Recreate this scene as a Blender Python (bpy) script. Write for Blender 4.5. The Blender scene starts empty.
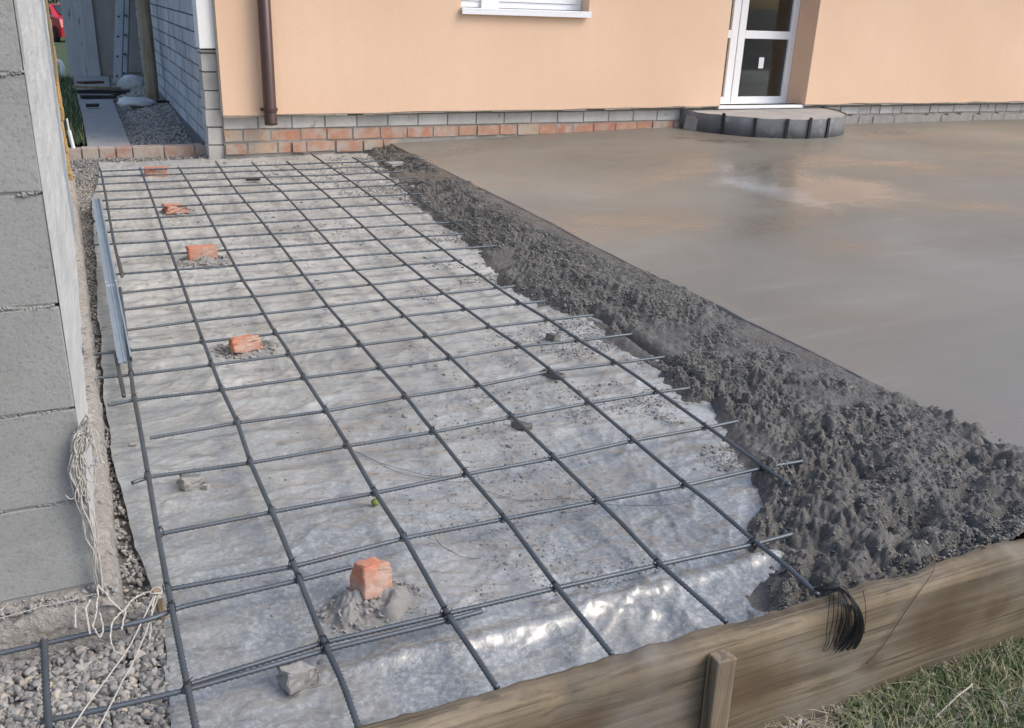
import bpy, bmesh, math, random
import numpy as np
from mathutils import Vector, Matrix
random.seed(7)
RNG = np.random.default_rng(11)
scene = bpy.context.scene
COL = scene.collection
R_ = math.radians

# ------------------------------------------------------------------ camera
CW, CH, FPX = 1024, 728, 922.27
ROT = np.array([[0.90778536, 0.12335075, -0.40088693],
                [-0.41774735, 0.3515484, -0.83779525],
                [0.03758849, 0.92800771, 0.37065994]])
CAM = np.array([0.0, 0.0, 1.38])
cd = bpy.data.cameras.new('camera')
cd.sensor_width = 36.0
cd.lens = FPX / CW * 36.0
cd.clip_start = 0.05
cd.clip_end = 1500
cam = bpy.data.objects.new('camera', cd)
COL.objects.link(cam)
M4 = Matrix([list(ROT[i]) + [CAM[i]] for i in range(3)] + [[0, 0, 0, 1]])
cam.matrix_world = M4
scene.camera = cam


def ray(x, y):
    return ROT @ np.array([(x - CW / 2) / FPX, -(y - CH / 2) / FPX, -1.0])


def at(x, y, z=0.0):          # surveyed point on a level plane
    d = ray(x, y)
    return CAM + (z - CAM[2]) / d[2] * d


def atY(x, y, Y):             # surveyed point on a wall plane parallel to the house
    d = ray(x, y)
    return CAM + Y / d[1] * d


# ------------------------------------------------------------------ noise
_perm = RNG.permutation(512)


def _hash(ix, iy, s):
    return _perm[(_perm[(ix + s * 17) % 512] + iy) % 512] / 511.0


def vnoise(x, y, s=0):
    ix = np.floor(x).astype(int)
    iy = np.floor(y).astype(int)
    fx = x - ix
    fy = y - iy
    u = fx * fx * fx * (fx * (fx * 6 - 15) + 10)
    v = fy * fy * fy * (fy * (fy * 6 - 15) + 10)
    a = _hash(ix, iy, s)
    b = _hash(ix + 1, iy, s)
    c = _hash(ix, iy + 1, s)
    d = _hash(ix + 1, iy + 1, s)
    return (a + (b - a) * u + (c - a) * v + (a - b - c + d) * u * v) * 2 - 1


def rot2(x, y, a):
    return x * np.cos(a) - y * np.sin(a), x * np.sin(a) + y * np.cos(a)


def fbm(x, y, scale, octs=4, s=0, gain=.5):
    t = 0
    amp = 1.0
    for o in range(octs):
        xx, yy = rot2(x * scale, y * scale, .6 + o * 1.1)
        t = t + amp * vnoise(xx + 31.7 * o, yy + 17.3 * o, s + o)
        amp *= gain
        scale *= 2.03
    return t


def sstep(a, b, x):
    t = np.clip((x - a) / (b - a), 0, 1)
    return t * t * (3 - 2 * t)


# ------------------------------------------------------------------ object helpers
def link(name, me, mat=None, parent=None, smooth=False):
    o = bpy.data.objects.new(name, me)
    COL.objects.link(o)
    if mat is not None:
        for m in (mat if isinstance(mat, (list, tuple)) else [mat]):
            me.materials.append(m)
    if smooth:
        me.polygons.foreach_set('use_smooth', [True] * len(me.polygons))
    if parent is not None:
        o.parent = parent
        o.matrix_parent_inverse = parent.matrix_basis.inverted()
    return o


def tag(o, label, cat, group=None, kind=None):
    o['label'] = label
    o['category'] = cat
    if group:
        o['group'] = group
    if kind:
        o['kind'] = kind
    return o


def thing(name, label, cat, loc=(0, 0, 0), group=None):
    o = bpy.data.objects.new(name, None)
    COL.objects.link(o)
    o.location = [float(c) for c in loc]
    o.empty_display_size = .05
    return tag(o, label, cat, group)


class MB:
    def __init__(self):
        self.v = []
        self.f = []
        self.m = []

    def add(self, vs, fs, mi=0):
        b = len(self.v)
        self.v.extend([tuple(float(c) for c in p) for p in vs])
        self.f.extend([tuple(int(i) + b for i in q) for q in fs])
        self.m.extend([mi] * len(fs))

    def box(self, a, b, mi=0, jit=0.0, mat=None):
        x0, y0, z0 = a
        x1, y1, z1 = b
        vs = [(x0, y0, z0), (x1, y0, z0), (x1, y1, z0), (x0, y1, z0),
              (x0, y0, z1), (x1, y0, z1), (x1, y1, z1), (x0, y1, z1)]
        if jit:
            vs = [tuple(c + random.uniform(-jit, jit) for c in p) for p in vs]
        if mat is not None:
            vs = [tuple(mat @ Vector(p)) for p in vs]
        self.add(vs, [(0, 3, 2, 1), (4, 5, 6, 7), (0, 1, 5, 4), (1, 2, 6, 5), (2, 3, 7, 6), (3, 0, 4, 7)], mi)

    def tube(self, pts, r, n=8, mi=0, cap=True):
        pts = [Vector([float(c) for c in p]) for p in pts]
        rr = r if isinstance(r, (list, tuple)) else [r] * len(pts)
        tang = []
        for i in range(len(pts)):
            a = pts[max(i - 1, 0)]
            b = pts[min(i + 1, len(pts) - 1)]
            d = b - a
            tang.append(d.normalized() if d.length > 1e-9 else Vector((0, 0, 1)))
        up = Vector((0, 0, 1)) if abs(tang[0].z) < .9 else Vector((1, 0, 0))
        nrm = tang[0].cross(up).normalized()
        vs = []
        for i, p in enumerate(pts):
            nrm = (nrm - tang[i] * nrm.dot(tang[i])).normalized()
            bi = tang[i].cross(nrm)
            for k in range(n):
                a = 2 * math.pi * k / n
                vs.append(p + (nrm * math.cos(a) + bi * math.sin(a)) * rr[i])
        fs = []
        for i in range(len(pts) - 1):
            for k in range(n):
                k2 = (k + 1) % n
                fs.append((i * n + k, i * n + k2, (i + 1) * n + k2, (i + 1) * n + k))
        if cap:
            fs.append(tuple(range(n - 1, -1, -1)))
            e = (len(pts) - 1) * n
            fs.append(tuple(range(e, e + n)))
        self.add(vs, fs, mi)

    def build(self, name, mat, parent=None, smooth=False, bevel=0.0):
        me = bpy.data.meshes.new(name)
        me.from_pydata(self.v, [], self.f)
        o = link(name, me, mat, parent, smooth)
        if any(self.m):
            me.polygons.foreach_set('material_index', self.m)
        me.update()
        if bevel:
            b = o.modifiers.new('bevel', 'BEVEL')
            b.width = bevel
            b.segments = 2
            b.limit_method = 'ANGLE'
        return o


def fast_mesh(name, verts, faces, mat, parent=None, smooth=True):
    """verts (N,3), faces (M,3|4) numpy arrays"""
    me = bpy.data.meshes.new(name)
    n, k = faces.shape
    me.vertices.add(len(verts))
    me.vertices.foreach_set('co', np.asarray(verts, np.float32).ravel())
    me.loops.add(n * k)
    me.loops.foreach_set('vertex_index', faces.astype(np.int32).ravel())
    me.polygons.add(n)
    me.polygons.foreach_set('loop_start', np.arange(0, n * k, k, dtype=np.int32))
    me.polygons.foreach_set('loop_total', np.full(n, k, np.int32))
    me.update(calc_edges=True)
    me.validate()
    return link(name, me, mat, parent, smooth)


def grid_faces(ny, nx):
    i = np.arange(ny - 1)[:, None] * nx + np.arange(nx - 1)[None, :]
    return np.stack([i, i + 1, i + nx + 1, i + nx], -1).reshape(-1, 4)


def heightfield(name, X, Y, Z, mat, parent=None, mask=None):
    ny, nx = X.shape
    f = grid_faces(ny, nx)
    v = np.stack([X, Y, Z], -1).reshape(-1, 3)
    if mask is not None:
        mm = mask.ravel()
        keep = mm[f].any(1)
        f = f[keep]
        used = np.unique(f)
        re = np.full(len(v), -1)
        re[used] = np.arange(len(used))
        v = v[used]
        f = re[f]
    return fast_mesh(name, v, f, mat, parent)


def ico(sub):
    bm = bmesh.new()
    bmesh.ops.create_icosphere(bm, subdivisions=sub, radius=1)
    bm.verts.ensure_lookup_table()
    v = np.array([x.co[:] for x in bm.verts])
    f = np.array([[q.index for q in p.verts] for p in bm.faces])
    bm.free()
    return v, f


ICO1, ICO2 = ico(1), ico(2)


def scatter_stones(pos, size, sub=1, flat=.7, rough=.25, variants=24, facet=True):
    """many irregular stones as one vert/face array"""
    V0, F0 = ICO2 if sub == 2 else ICO1
    shapes = []
    for k in range(variants):
        v = V0.copy()
        if facet:      # cut by random planes for a crushed look
            for _ in range(11):
                n = RNG.normal(size=3)
                n /= np.linalg.norm(n)
                d = RNG.uniform(.32, .72)
                s = v @ n
                over = np.clip(s - d, 0, None)
                v = v - over[:, None] * n
        v = v * (1 + RNG.uniform(-rough, rough, (len(v), 1)))
        shapes.append(v)
    n = len(pos)
    ids = RNG.integers(0, variants, n)
    q = RNG.normal(size=(n, 4))
    q /= np.linalg.norm(q, axis=1)[:, None]
    w, x, y, z = q.T
    Rm = np.stack([np.stack([1 - 2 * (y * y + z * z), 2 * (x * y - z * w), 2 * (x * z + y * w)], -1),
                   np.stack([2 * (x * y + z * w), 1 - 2 * (x * x + z * z), 2 * (y * z - x * w)], -1),
                   np.stack([2 * (x * z - y * w), 2 * (y * z + x * w), 1 - 2 * (x * x + y * y)], -1)], -2)
    sv = np.array(shapes)[ids] * np.stack([size, size * RNG.uniform(.6, 1, n), size * RNG.uniform(.5, .9, n)], -1)[:, None, :]
    sv = np.einsum('nij,nkj->nki', Rm, sv)
    sv[:, :, 2] *= flat
    sv = sv + np.asarray(pos)[:, None, :]
    nv = V0.shape[0]
    f = F0[None] + (np.arange(n) * nv)[:, None, None]
    return sv.reshape(-1, 3), f.reshape(-1, 3)


# ------------------------------------------------------------------ materials
def mat_new(name):
    m = bpy.data.materials.new(name)
    m.use_nodes = True
    nt = m.node_tree
    b = nt.nodes['Principled BSDF']
    return m, nt, b


def N(nt, t, **kw):
    n = nt.nodes.new(t)
    for k, v in kw.items():
        if k in n.inputs:
            n.inputs[k].default_value = v
        else:
            setattr(n, k, v)
    return n


def coords(nt, scale=(1, 1, 1), rot=(0, 0, 0)):
    tc = N(nt, 'ShaderNodeTexCoord')
    mp = N(nt, 'ShaderNodeMapping')
    mp.inputs['Scale'].default_value = scale
    mp.inputs['Rotation'].default_value = rot
    nt.links.new(tc.outputs['Object'], mp.inputs['Vector'])
    return mp.outputs['Vector']


def noise(nt, vec, scale, detail=4, rough=.55, dist=0):
    n = N(nt, 'ShaderNodeTexNoise')
    n.inputs['Scale'].default_value = scale
    n.inputs['Detail'].default_value = detail
    n.inputs['Roughness'].default_value = rough
    n.inputs['Distortion'].default_value = dist
    if vec is not None:
        nt.links.new(vec, n.inputs['Vector'])
    return n.outputs['Fac']


def ramp(nt, fac, stops, interp='LINEAR'):
    r = N(nt, 'ShaderNodeValToRGB')
    r.color_ramp.interpolation = interp
    el = r.color_ramp.elements
    while len(el) < len(stops):
        el.new(.5)
    for e, (p, c) in zip(el, stops):
        e.position = p
        e.color = (c, c, c, 1) if not isinstance(c, (tuple, list)) else (*c, 1)
    nt.links.new(fac, r.inputs['Fac'])
    return r.outputs['Color']


def mix(nt, fac, a, b, mode='MIX'):
    m = N(nt, 'ShaderNodeMix', data_type='RGBA', blend_type=mode)
    for k, s in ((0, fac), (6, a), (7, b)):
        if isinstance(s, (int, float)):
            m.inputs[k].default_value = s
        elif isinstance(s, tuple):
            m.inputs[k].default_value = (*s, 1)
        else:
            nt.links.new(s, m.inputs[k])
    return m.outputs[2]


def bump(nt, b, h, strength=.3, dist=.01):
    n = N(nt, 'ShaderNodeBump')
    n.inputs['Strength'].default_value = strength
    n.inputs['Distance'].default_value = dist
    nt.links.new(h, n.inputs['Height'])
    nt.links.new(n.outputs['Normal'], b.inputs['Normal'])


def island(nt):
    return N(nt, 'ShaderNodeNewGeometry').outputs['Random Per Island']


def M_basic(name, c1, c2, scale=6, rough=.8, bs=0.0, bscale=60, bd=.004, metal=0, stretch=(1, 1, 1), spots=None, isl=0.0, spec=.5):
    m, nt, b = mat_new(name)
    vec = coords(nt, stretch)
    n1 = noise(nt, vec, scale, 6, .6)
    col = ramp(nt, n1, [(.3, c1), (.7, c2)])
    if isl:
        v = ramp(nt, island(nt), [(0, 1 - isl), (1, 1 + isl * .6)])
        col = mix(nt, 1.0, col, v, 'MULTIPLY')
    if spots:
        sc, thr, c3 = spots
        n2 = noise(nt, vec, sc, 5, .65)
        col = mix(nt, ramp(nt, n2, [(thr, 0.), (thr + .08, 1.)]), col, c3)
    nt.links.new(col, b.inputs['Base Color'])
    b.inputs['Roughness'].default_value = rough
    b.inputs['Metallic'].default_value = metal
    b.inputs['Specular IOR Level'].default_value = spec
    if bs:
        bump(nt, b, noise(nt, vec, bscale, 6, .65), bs, bd)
    return m


MAT = {}
# --- orange plaster
m, nt, b = mat_new('orange_plaster')
vec = coords(nt)
col = ramp(nt, noise(nt, vec, .8, 4, .5), [(.3, (.77, .53, .36)), (.7, (.84, .595, .42))])
st = noise(nt, coords(nt, (9, 9, .5)), 1.5, 3, .5)
col = mix(nt, ramp(nt, st, [(.45, 0.), (.75, .28)]), col, (.76, .535, .385))
gr = noise(nt, vec, 130, 3, .6)
col = mix(nt, ramp(nt, gr, [(.35, .16), (.6, 0.)]), col, (.60, .40, .27))
nt.links.new(col, b.inputs['Base Color'])
b.inputs['Roughness'].default_value = .9
bump(nt, b, gr, .5, .004)
MAT['plaster'] = m

MAT['plaster_edge'] = M_basic('plaster_edge', (.33, .30, .26), (.45, .41, .36), 20, .9, .4, 60)
MAT['grey_block'] = M_basic('grey_silicate_block', (.45, .435, .405), (.57, .555, .52), 7, .9, .5, 90, .004, isl=.15, spots=(9, .62, (.33, .29, .25)))
MAT['mortar'] = M_basic('mortar', (.27, .25, .23), (.36, .34, .31), 15, .95, .6, 70)
MAT['mortar_dark'] = M_basic('mortar_dark', (.10, .10, .105), (.16, .155, .155), 15, .95, .6, 70)


def M_brick(name, cols, worn=(.36, .32, .28), wthr=.60):
    m, nt, b = mat_new(name)
    vec = coords(nt)
    c = ramp(nt, island(nt), [(i / (len(cols) - 1), q) for i, q in enumerate(cols)])
    n1 = noise(nt, vec, 14, 6, .65)
    c = mix(nt, ramp(nt, n1, [(.35, .35), (.6, 0.)]), c, (.30, .17, .12))
    n2 = noise(nt, vec, 7, 7, .7)
    c = mix(nt, ramp(nt, n2, [(wthr - .08, 0.), (wthr + .1, .85)]), c, worn)
    nt.links.new(c, b.inputs['Base Color'])
    b.inputs['Roughness'].default_value = .92
    bump(nt, b, noise(nt, vec, 80, 6, .7), .6, .005)
    return m


MAT['brick'] = M_brick('red_brick', [(.46, .20, .13), (.52, .31, .21), (.50, .205, .125), (.50, .37, .26), (.42, .28, .19), (.54, .30, .20), (.49, .23, .15)], worn=(.43, .395, .35), wthr=.51)
MAT['kerb_brick'] = M_brick('kerb_brick', [(.44, .37, .31), (.50, .38, .30), (.47, .26, .19), (.45, .39, .34), (.50, .36, .28)], worn=(.45, .42, .38), wthr=.5)
MAT['orange_brick'] = M_brick('orange_brick', [(.56, .20, .11), (.50, .165, .09)], worn=(.46, .37, .31), wthr=.52)
MAT['white_brick'] = M_basic('white_silicate_brick', (.42, .435, .46), (.55, .56, .58), 4, .85, .4, 80, isl=.16, spots=(2.5, .62, (.34, .33, .33)))
MAT['foam'] = M_basic('white_foam', (.80, .80, .78), (.86, .86, .85), 30, .9, .3, 60, spots=(8, .68, (.5, .47, .42)))
MAT['yellow_foam'] = M_basic('yellow_foam', (.33, .19, .06), (.48, .33, .15), 14, .9, .8, 40, .01, spots=(9, .6, (.10, .06, .03)))
MAT['white_plastic'] = M_basic('white_window_plastic', (.84, .85, .86), (.88, .89, .90), 3, .35, spots=(14, .66, (.52, .48, .43)))
MAT['brown_metal'] = M_basic('brown_painted_metal', (.055, .028, .022), (.075, .038, .030), 8, .38)
MAT['grey_roof'] = M_basic('dark_roof', (.06, .045, .04), (.09, .07, .06), 5, .7)
MAT['dark_room'] = M_basic('room_plaster', (.42, .40, .38), (.48, .46, .44), 2, .9)
MAT['concrete_dry'] = M_basic('dry_concrete', (.30, .285, .265), (.42, .40, .375), 6, .92, .6, 60, .006, spots=(12, .62, (.24, .225, .21)))
MAT['felt'] = M_basic('bitumen_felt', (.10, .105, .11), (.17, .175, .18), 6, .8, .5, 90, .004, spots=(4, .56, (.22, .215, .205)))
MAT['lath'] = M_basic('black_lath', (.012, .012, .014), (.025, .025, .027), 9, .6)

# --- glass
m, nt, b = mat_new('window_glass')
tr = N(nt, 'ShaderNodeBsdfTransparent')
tr.inputs['Color'].default_value = (.62, .66, .66, 1)
gl = N(nt, 'ShaderNodeBsdfGlossy')
gl.inputs['Roughness'].default_value = .03
fr = N(nt, 'ShaderNodeFresnel')
fr.inputs['IOR'].default_value = 1.52
ms = N(nt, 'ShaderNodeMixShader')
nt.links.new(fr.outputs[0], ms.inputs[0])
nt.links.new(tr.outputs[0], ms.inputs[1])
nt.links.new(gl.outputs[0], ms.inputs[2])
nt.links.new(ms.outputs[0], nt.nodes['Material Output'].inputs[0])
MAT['glass'] = m

# --- left wall blocks
m, nt, b = mat_new('grey_concrete_block')
vec = coords(nt)
c = ramp(nt, noise(nt, vec, 5, 6, .6), [(.3, (.275, .278, .26)), (.7, (.35, .353, .333))])
c = mix(nt, ramp(nt, noise(nt, coords(nt, (1, 1, 3)), 9, 6, .7), [(.55, 0.), (.7, .6)]), c, (.37, .373, .355))
g = noise(nt, vec, 130, 4, .7)
c = mix(nt, ramp(nt, g, [(.32, .55), (.48, 0.)]), c, (.17, .18, .18))
nt.links.new(c, b.inputs['Base Color'])
b.inputs['Roughness'].default_value = .95
bump(nt, b, mix(nt, .5, g, noise(nt, vec, 30, 6, .7)), .55, .006)
MAT['block'] = m
MAT['white_render'] = M_basic('white_render', (.38, .395, .395), (.54, .55, .545), 14, .9, .7, 40, .008, stretch=(1, .14, 1), spots=(10, .63, (.36, .36, .35)))
MAT['footing'] = M_basic('pebbly_footing', (.27, .245, .215), (.46, .43, .39), 45, .95, 1., 55, .02, spots=(38, .58, (.13, .12, .11)))
MAT['steel_strip'] = M_basic('galvanised_strip', (.36, .42, .47), (.46, .52, .57), 6, .42, metal=.55)

# --- plastic sheet: milky film over gravel
m, nt, b = mat_new('milky_plastic_film')
vec = coords(nt)
big = noise(nt, vec, 1.7, 4, .55, .5)
c = ramp(nt, big, [(.34, (.155, .178, .182)), (.5, (.245, .266, .265)), (.64, (.38, .395, .385))])
sep = N(nt, 'ShaderNodeSeparateXYZ')
nt.links.new(vec, sep.inputs[0])
mr = N(nt, 'ShaderNodeMapRange')
mr.inputs[1].default_value = 1.7
mr.inputs[2].default_value = 4.6
nt.links.new(sep.outputs['Y'], mr.inputs[0])
dusty = mr.outputs[0]                      # farther from the board the film is covered with dry dust
sp = noise(nt, vec, 75, 3, .7)             # gravel dimly visible through the film
spc = ramp(nt, sp, [(.38, (.14, .148, .15)), (.52, (.29, .295, .295)), (.64, (.52, .52, .51))])
c = mix(nt, mix(nt, dusty, (.45, .45, .45), (.06, .06, .06)), c, spc)
dn = noise(nt, vec, 6, 6, .66, .4)
c = mix(nt, mix(nt, 1., dusty, ramp(nt, dn, [(.3, .45), (.65, .9)]), 'MULTIPLY'), c, (.48, .468, .43))
sm = noise(nt, coords(nt, (1, 1.5, 1), (0, 0, .3)), 2.3, 7, .66, .9)
c = mix(nt, ramp(nt, sm, [(.49, 0.), (.63, .55)]), c, (.255, .24, .205))
sm3 = noise(nt, coords(nt, (1.2, 5, 1), (0, 0, .12)), 5.0, 7, .7, .5)
c = mix(nt, ramp(nt, sm3, [(.55, 0.), (.63, .6)]), c, (.215, .20, .178))
sm2 = noise(nt, coords(nt, (1, 2.0, 1)), 13, 6, .72, .5)
c = mix(nt, ramp(nt, sm2, [(.57, 0.), (.63, .65)]), c, (.155, .145, .13))
nt.links.new(c, b.inputs['Base Color'])
rr = ramp(nt, dn, [(.3, .22), (.7, .42)])
rr = mix(nt, mix(nt, 1., dusty, (.8, .8, .8), 'MULTIPLY'), rr, (.8, .8, .8))
nt.links.new(rr, b.inputs['Roughness'])
b.inputs['Specular IOR Level'].default_value = .55
cw = mix(nt, dusty, (1., 1., 1.), (.08, .08, .08))
nt.links.new(cw, b.inputs['Coat Weight'])
b.inputs['Coat Roughness'].default_value = .19
# crumple: faceted cells of a distorted Voronoi, as creased film has
dv_ = N(nt, 'ShaderNodeTexNoise')
dv_.inputs['Scale'].default_value = 4
dv_.inputs['Detail'].default_value = 3
nt.links.new(vec, dv_.inputs['Vector'])
ma_ = N(nt, 'ShaderNodeVectorMath', operation='MULTIPLY_ADD')
ma_.inputs[1].default_value = (.22, .22, .22)
nt.links.new(dv_.outputs['Color'], ma_.inputs[0])
nt.links.new(coords(nt, (1, .75, 1), (0, 0, .5)), ma_.inputs[2])
hs = []
for sc_v in (7, 17):
    vo = N(nt, 'ShaderNodeTexVoronoi')
    vo.inputs['Scale'].default_value = sc_v
    nt.links.new(ma_.outputs[0], vo.inputs['Vector'])
    hs.append(vo.outputs['Distance'])
bump(nt, b, mix(nt, .35, mix(nt, .35, hs[0], hs[1]), noise(nt, vec, 60, 4, .6)), .5, .016)
MAT['film'] = m

# --- fresh rough concrete
m, nt, b = mat_new('fresh_rough_concrete')
vec = coords(nt)
c = ramp(nt, noise(nt, vec, 5, 6, .6), [(.3, (.098, .093, .084)), (.7, (.165, .158, .143))])
c = mix(nt, ramp(nt, noise(nt, vec, 90, 4, .7), [(.35, .5), (.6, 0.)]), c, (.06, .058, .055))
c = mix(nt, ramp(nt, noise(nt, vec, 45, 4, .7), [(.56, 0.), (.68, .5)]), c, (.225, .218, .20))
nt.links.new(c, b.inputs['Base Color'])
nt.links.new(ramp(nt, noise(nt, vec, 7, 5, .6), [(.35, .28), (.65, .58)]), b.inputs['Roughness'])
bump(nt, b, noise(nt, vec, 110, 5, .7), .7, .012)
MAT['fresh'] = m

# --- smooth wet slab
m, nt, b = mat_new('wet_smoothed_concrete')
vec = coords(nt)
n1 = noise(nt, vec, .5, 6, .55, .3)
c = ramp(nt, n1, [(.32, (.165, .152, .125)), (.52, (.20, .188, .16)), (.70, (.25, .24, .212))])
st = noise(nt, coords(nt, (.5, 2.8, 1), (0, 0, .45)), 2.0, 8, .68, .5)
c = mix(nt, ramp(nt, st, [(.53, 0.), (.72, .35)]), c, (.32, .307, .275))
wetp = noise(nt, coords(nt, (.8, 1.3, 1), (0, 0, -.25)), .8, 5, .55, .4)
c = mix(nt, ramp(nt, wetp, [(.5, 0.), (.68, .6)]), c, (.185, .152, .118))
fine = noise(nt, vec, 110, 4, .7)
c = mix(nt, ramp(nt, fine, [(.3, .3), (.5, 0.)]), c, (.15, .14, .125))
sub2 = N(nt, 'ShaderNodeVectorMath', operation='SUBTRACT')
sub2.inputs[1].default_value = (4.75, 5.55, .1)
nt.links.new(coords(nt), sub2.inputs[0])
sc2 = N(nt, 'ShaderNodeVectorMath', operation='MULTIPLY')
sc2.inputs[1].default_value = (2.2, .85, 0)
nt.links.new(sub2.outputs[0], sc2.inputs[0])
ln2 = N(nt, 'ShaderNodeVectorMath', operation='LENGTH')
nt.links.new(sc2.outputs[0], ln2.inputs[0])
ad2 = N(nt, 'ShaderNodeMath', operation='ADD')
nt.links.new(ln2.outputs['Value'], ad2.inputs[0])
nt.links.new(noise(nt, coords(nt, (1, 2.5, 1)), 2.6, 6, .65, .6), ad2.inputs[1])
c = mix(nt, ramp(nt, ad2.outputs[0], [(.5, .65), (1.2, 0.)]), c, (.43, .445, .45))      # bright glint below the door, painted into the slab colour
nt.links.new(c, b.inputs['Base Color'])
rg = ramp(nt, wetp, [(.34, .54), (.54, .38), (.70, .18)])
rg = mix(nt, ramp(nt, st, [(.5, 0.), (.7, .5)]), rg, (.55, .55, .55))
# a skin of bleed water still stands in front of the step
sub = N(nt, 'ShaderNodeVectorMath', operation='SUBTRACT')
sub.inputs[1].default_value = (5.1, 5.4, .1)
nt.links.new(coords(nt), sub.inputs[0])
sc_ = N(nt, 'ShaderNodeVectorMath', operation='MULTIPLY')
sc_.inputs[1].default_value = (.62, .55, 0)
nt.links.new(sub.outputs[0], sc_.inputs[0])
ln_ = N(nt, 'ShaderNodeVectorMath', operation='LENGTH')
nt.links.new(sc_.outputs[0], ln_.inputs[0])
ad = N(nt, 'ShaderNodeMath', operation='ADD')
nt.links.new(ln_.outputs['Value'], ad.inputs[0])
nt.links.new(noise(nt, vec, 1.7, 6, .65, .6), ad.inputs[1])
rg = mix(nt, ramp(nt, ad.outputs[0], [(.75, .85), (1.25, 0.)]), rg, (.12, .12, .12))
nt.links.new(rg, b.inputs['Roughness'])
b.inputs['Specular IOR Level'].default_value = .5
bump(nt, b, mix(nt, .3, st, fine), .18, .006)
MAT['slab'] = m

# --- rebar steel
m, nt, b = mat_new('ribbed_bar_steel')
vec = coords(nt)
c = ramp(nt, noise(nt, vec, 9, 5, .6), [(.3, (.085, .10, .115)), (.7, (.13, .15, .168))])
c = mix(nt, ramp(nt, noise(nt, vec, 5, 6, .7), [(.56, 0.), (.66, .6)]), c, (.15, .105, .08))
nt.links.new(c, b.inputs['Base Color'])
b.inputs['Metallic'].default_value = .55
b.inputs['Roughness'].default_value = .48
MAT['steel'] = m
MAT['rust'] = M_basic('rusty_steel', (.09, .045, .03), (.16, .09, .06), 20, .8, metal=.2)
MAT['wire'] = M_basic('black_tie_wire', (.02, .02, .022), (.045, .045, .048), 20, .45, metal=.6)


# --- wood
def M_wood(name, c1, c2, c3, stretch, knots=(), kcol=(.10, .065, .035)):
    m, nt, b = mat_new(name)
    v0 = coords(nt)
    lo = min(stretch)
    v1 = coords(nt, tuple(.8 if q == lo else 32 for q in stretch))
    v2 = coords(nt, tuple(1.6 if q == lo else 75 for q in stretch))
    n0 = noise(nt, v0, 2.6, 6, .62, .4)
    c = ramp(nt, n0, [(.32, c1), (.52, c2), (.70, c3)])
    n1 = noise(nt, v1, 1.0, 4, .6, .35)
    c = mix(nt, ramp(nt, n1, [(.36, .75), (.50, 0.)]), c, tuple(q * .62 for q in c1))
    c = mix(nt, ramp(nt, n1, [(.56, 0.), (.70, .5)]), c, tuple(q * 1.15 for q in c3))
    n5 = noise(nt, v2, 1.0, 3, .6, .2)
    c = mix(nt, ramp(nt, n5, [(.36, .7), (.46, 0.)]), c, tuple(q * .42 for q in c1))
    n3 = noise(nt, v0, 3.3, 5, .6)
    c = mix(nt, ramp(nt, n3, [(.5, 0.), (.68, .55)]), c, (.22, .205, .18))
    n4 = noise(nt, v0, 5.5, 6, .66, .6)
    c = mix(nt, ramp(nt, n4, [(.58, 0.), (.68, .6)]), c, (.16, .12, .085))
    for (kx, ky, kz, kr) in knots:
        sub = N(nt, 'ShaderNodeVectorMath', operation='SUBTRACT')
        sub.inputs[1].default_value = (kx, ky, kz)
        nz = N(nt, 'ShaderNodeTexNoise')
        nz.inputs['Scale'].default_value = 18
        mx = N(nt, 'ShaderNodeVectorMath', operation='MULTIPLY_ADD')
        mx.inputs[1].default_value = (.05, .05, .05)
        nt.links.new(v0, nz.inputs['Vector'])
        nt.links.new(nz.outputs['Color'], mx.inputs[0])
        nt.links.new(v0, mx.inputs[2])
        nt.links.new(mx.outputs[0], sub.inputs[0])
        ln = N(nt, 'ShaderNodeVectorMath', operation='LENGTH')
        sc = N(nt, 'ShaderNodeVectorMath', operation='MULTIPLY')
        sc.inputs[1].default_value = (.7, .3, 1.15)
        nt.links.new(sub.outputs[0], sc.inputs[0])
        nt.links.new(sc.outputs[0], ln.inputs[0])
        c = mix(nt, ramp(nt, ln.outputs['Value'], [(kr * .35, .85), (kr * 1.3, 0.)]), c, kcol)
    nt.links.new(c, b.inputs['Base Color'])
    b.inputs['Roughness'].default_value = .85
    bump(nt, b, mix(nt, .5, n1, n5), .8, .006)
    return m


MAT['stake_wood'] = M_wood('stake_wood', (.15, .11, .068), (.22, .165, .105), (.29, .23, .155), (16, 16, 1.2))
MAT['post_wood'] = M_wood('post_wood', (.25, .195, .12), (.36, .29, .19), (.45, .37, .26), (9, 9, .6))
MAT['peg_wood'] = M_wood('peg_wood', (.24, .17, .11), (.33, .25, .17), (.40, .32, .23), (20, 20, 2))
MAT['twine'] = M_basic('white_twine', (.38, .355, .32), (.54, .51, .46), 60, .95, .4, 250, .002)


def M_stones(name, stops, rough=.9):
    m, nt, b = mat_new(name)
    vec = coords(nt)
    c = ramp(nt, island(nt), stops)
    c = mix(nt, ramp(nt, noise(nt, vec, 70, 4, .7), [(.3, .3), (.6, 0.)]), c, (.17, .165, .16))
    nt.links.new(c, b.inputs['Base Color'])
    b.inputs['Roughness'].default_value = rough
    bump(nt, b, noise(nt, vec, 160, 4, .7), .4, .004)
    return m


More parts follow.
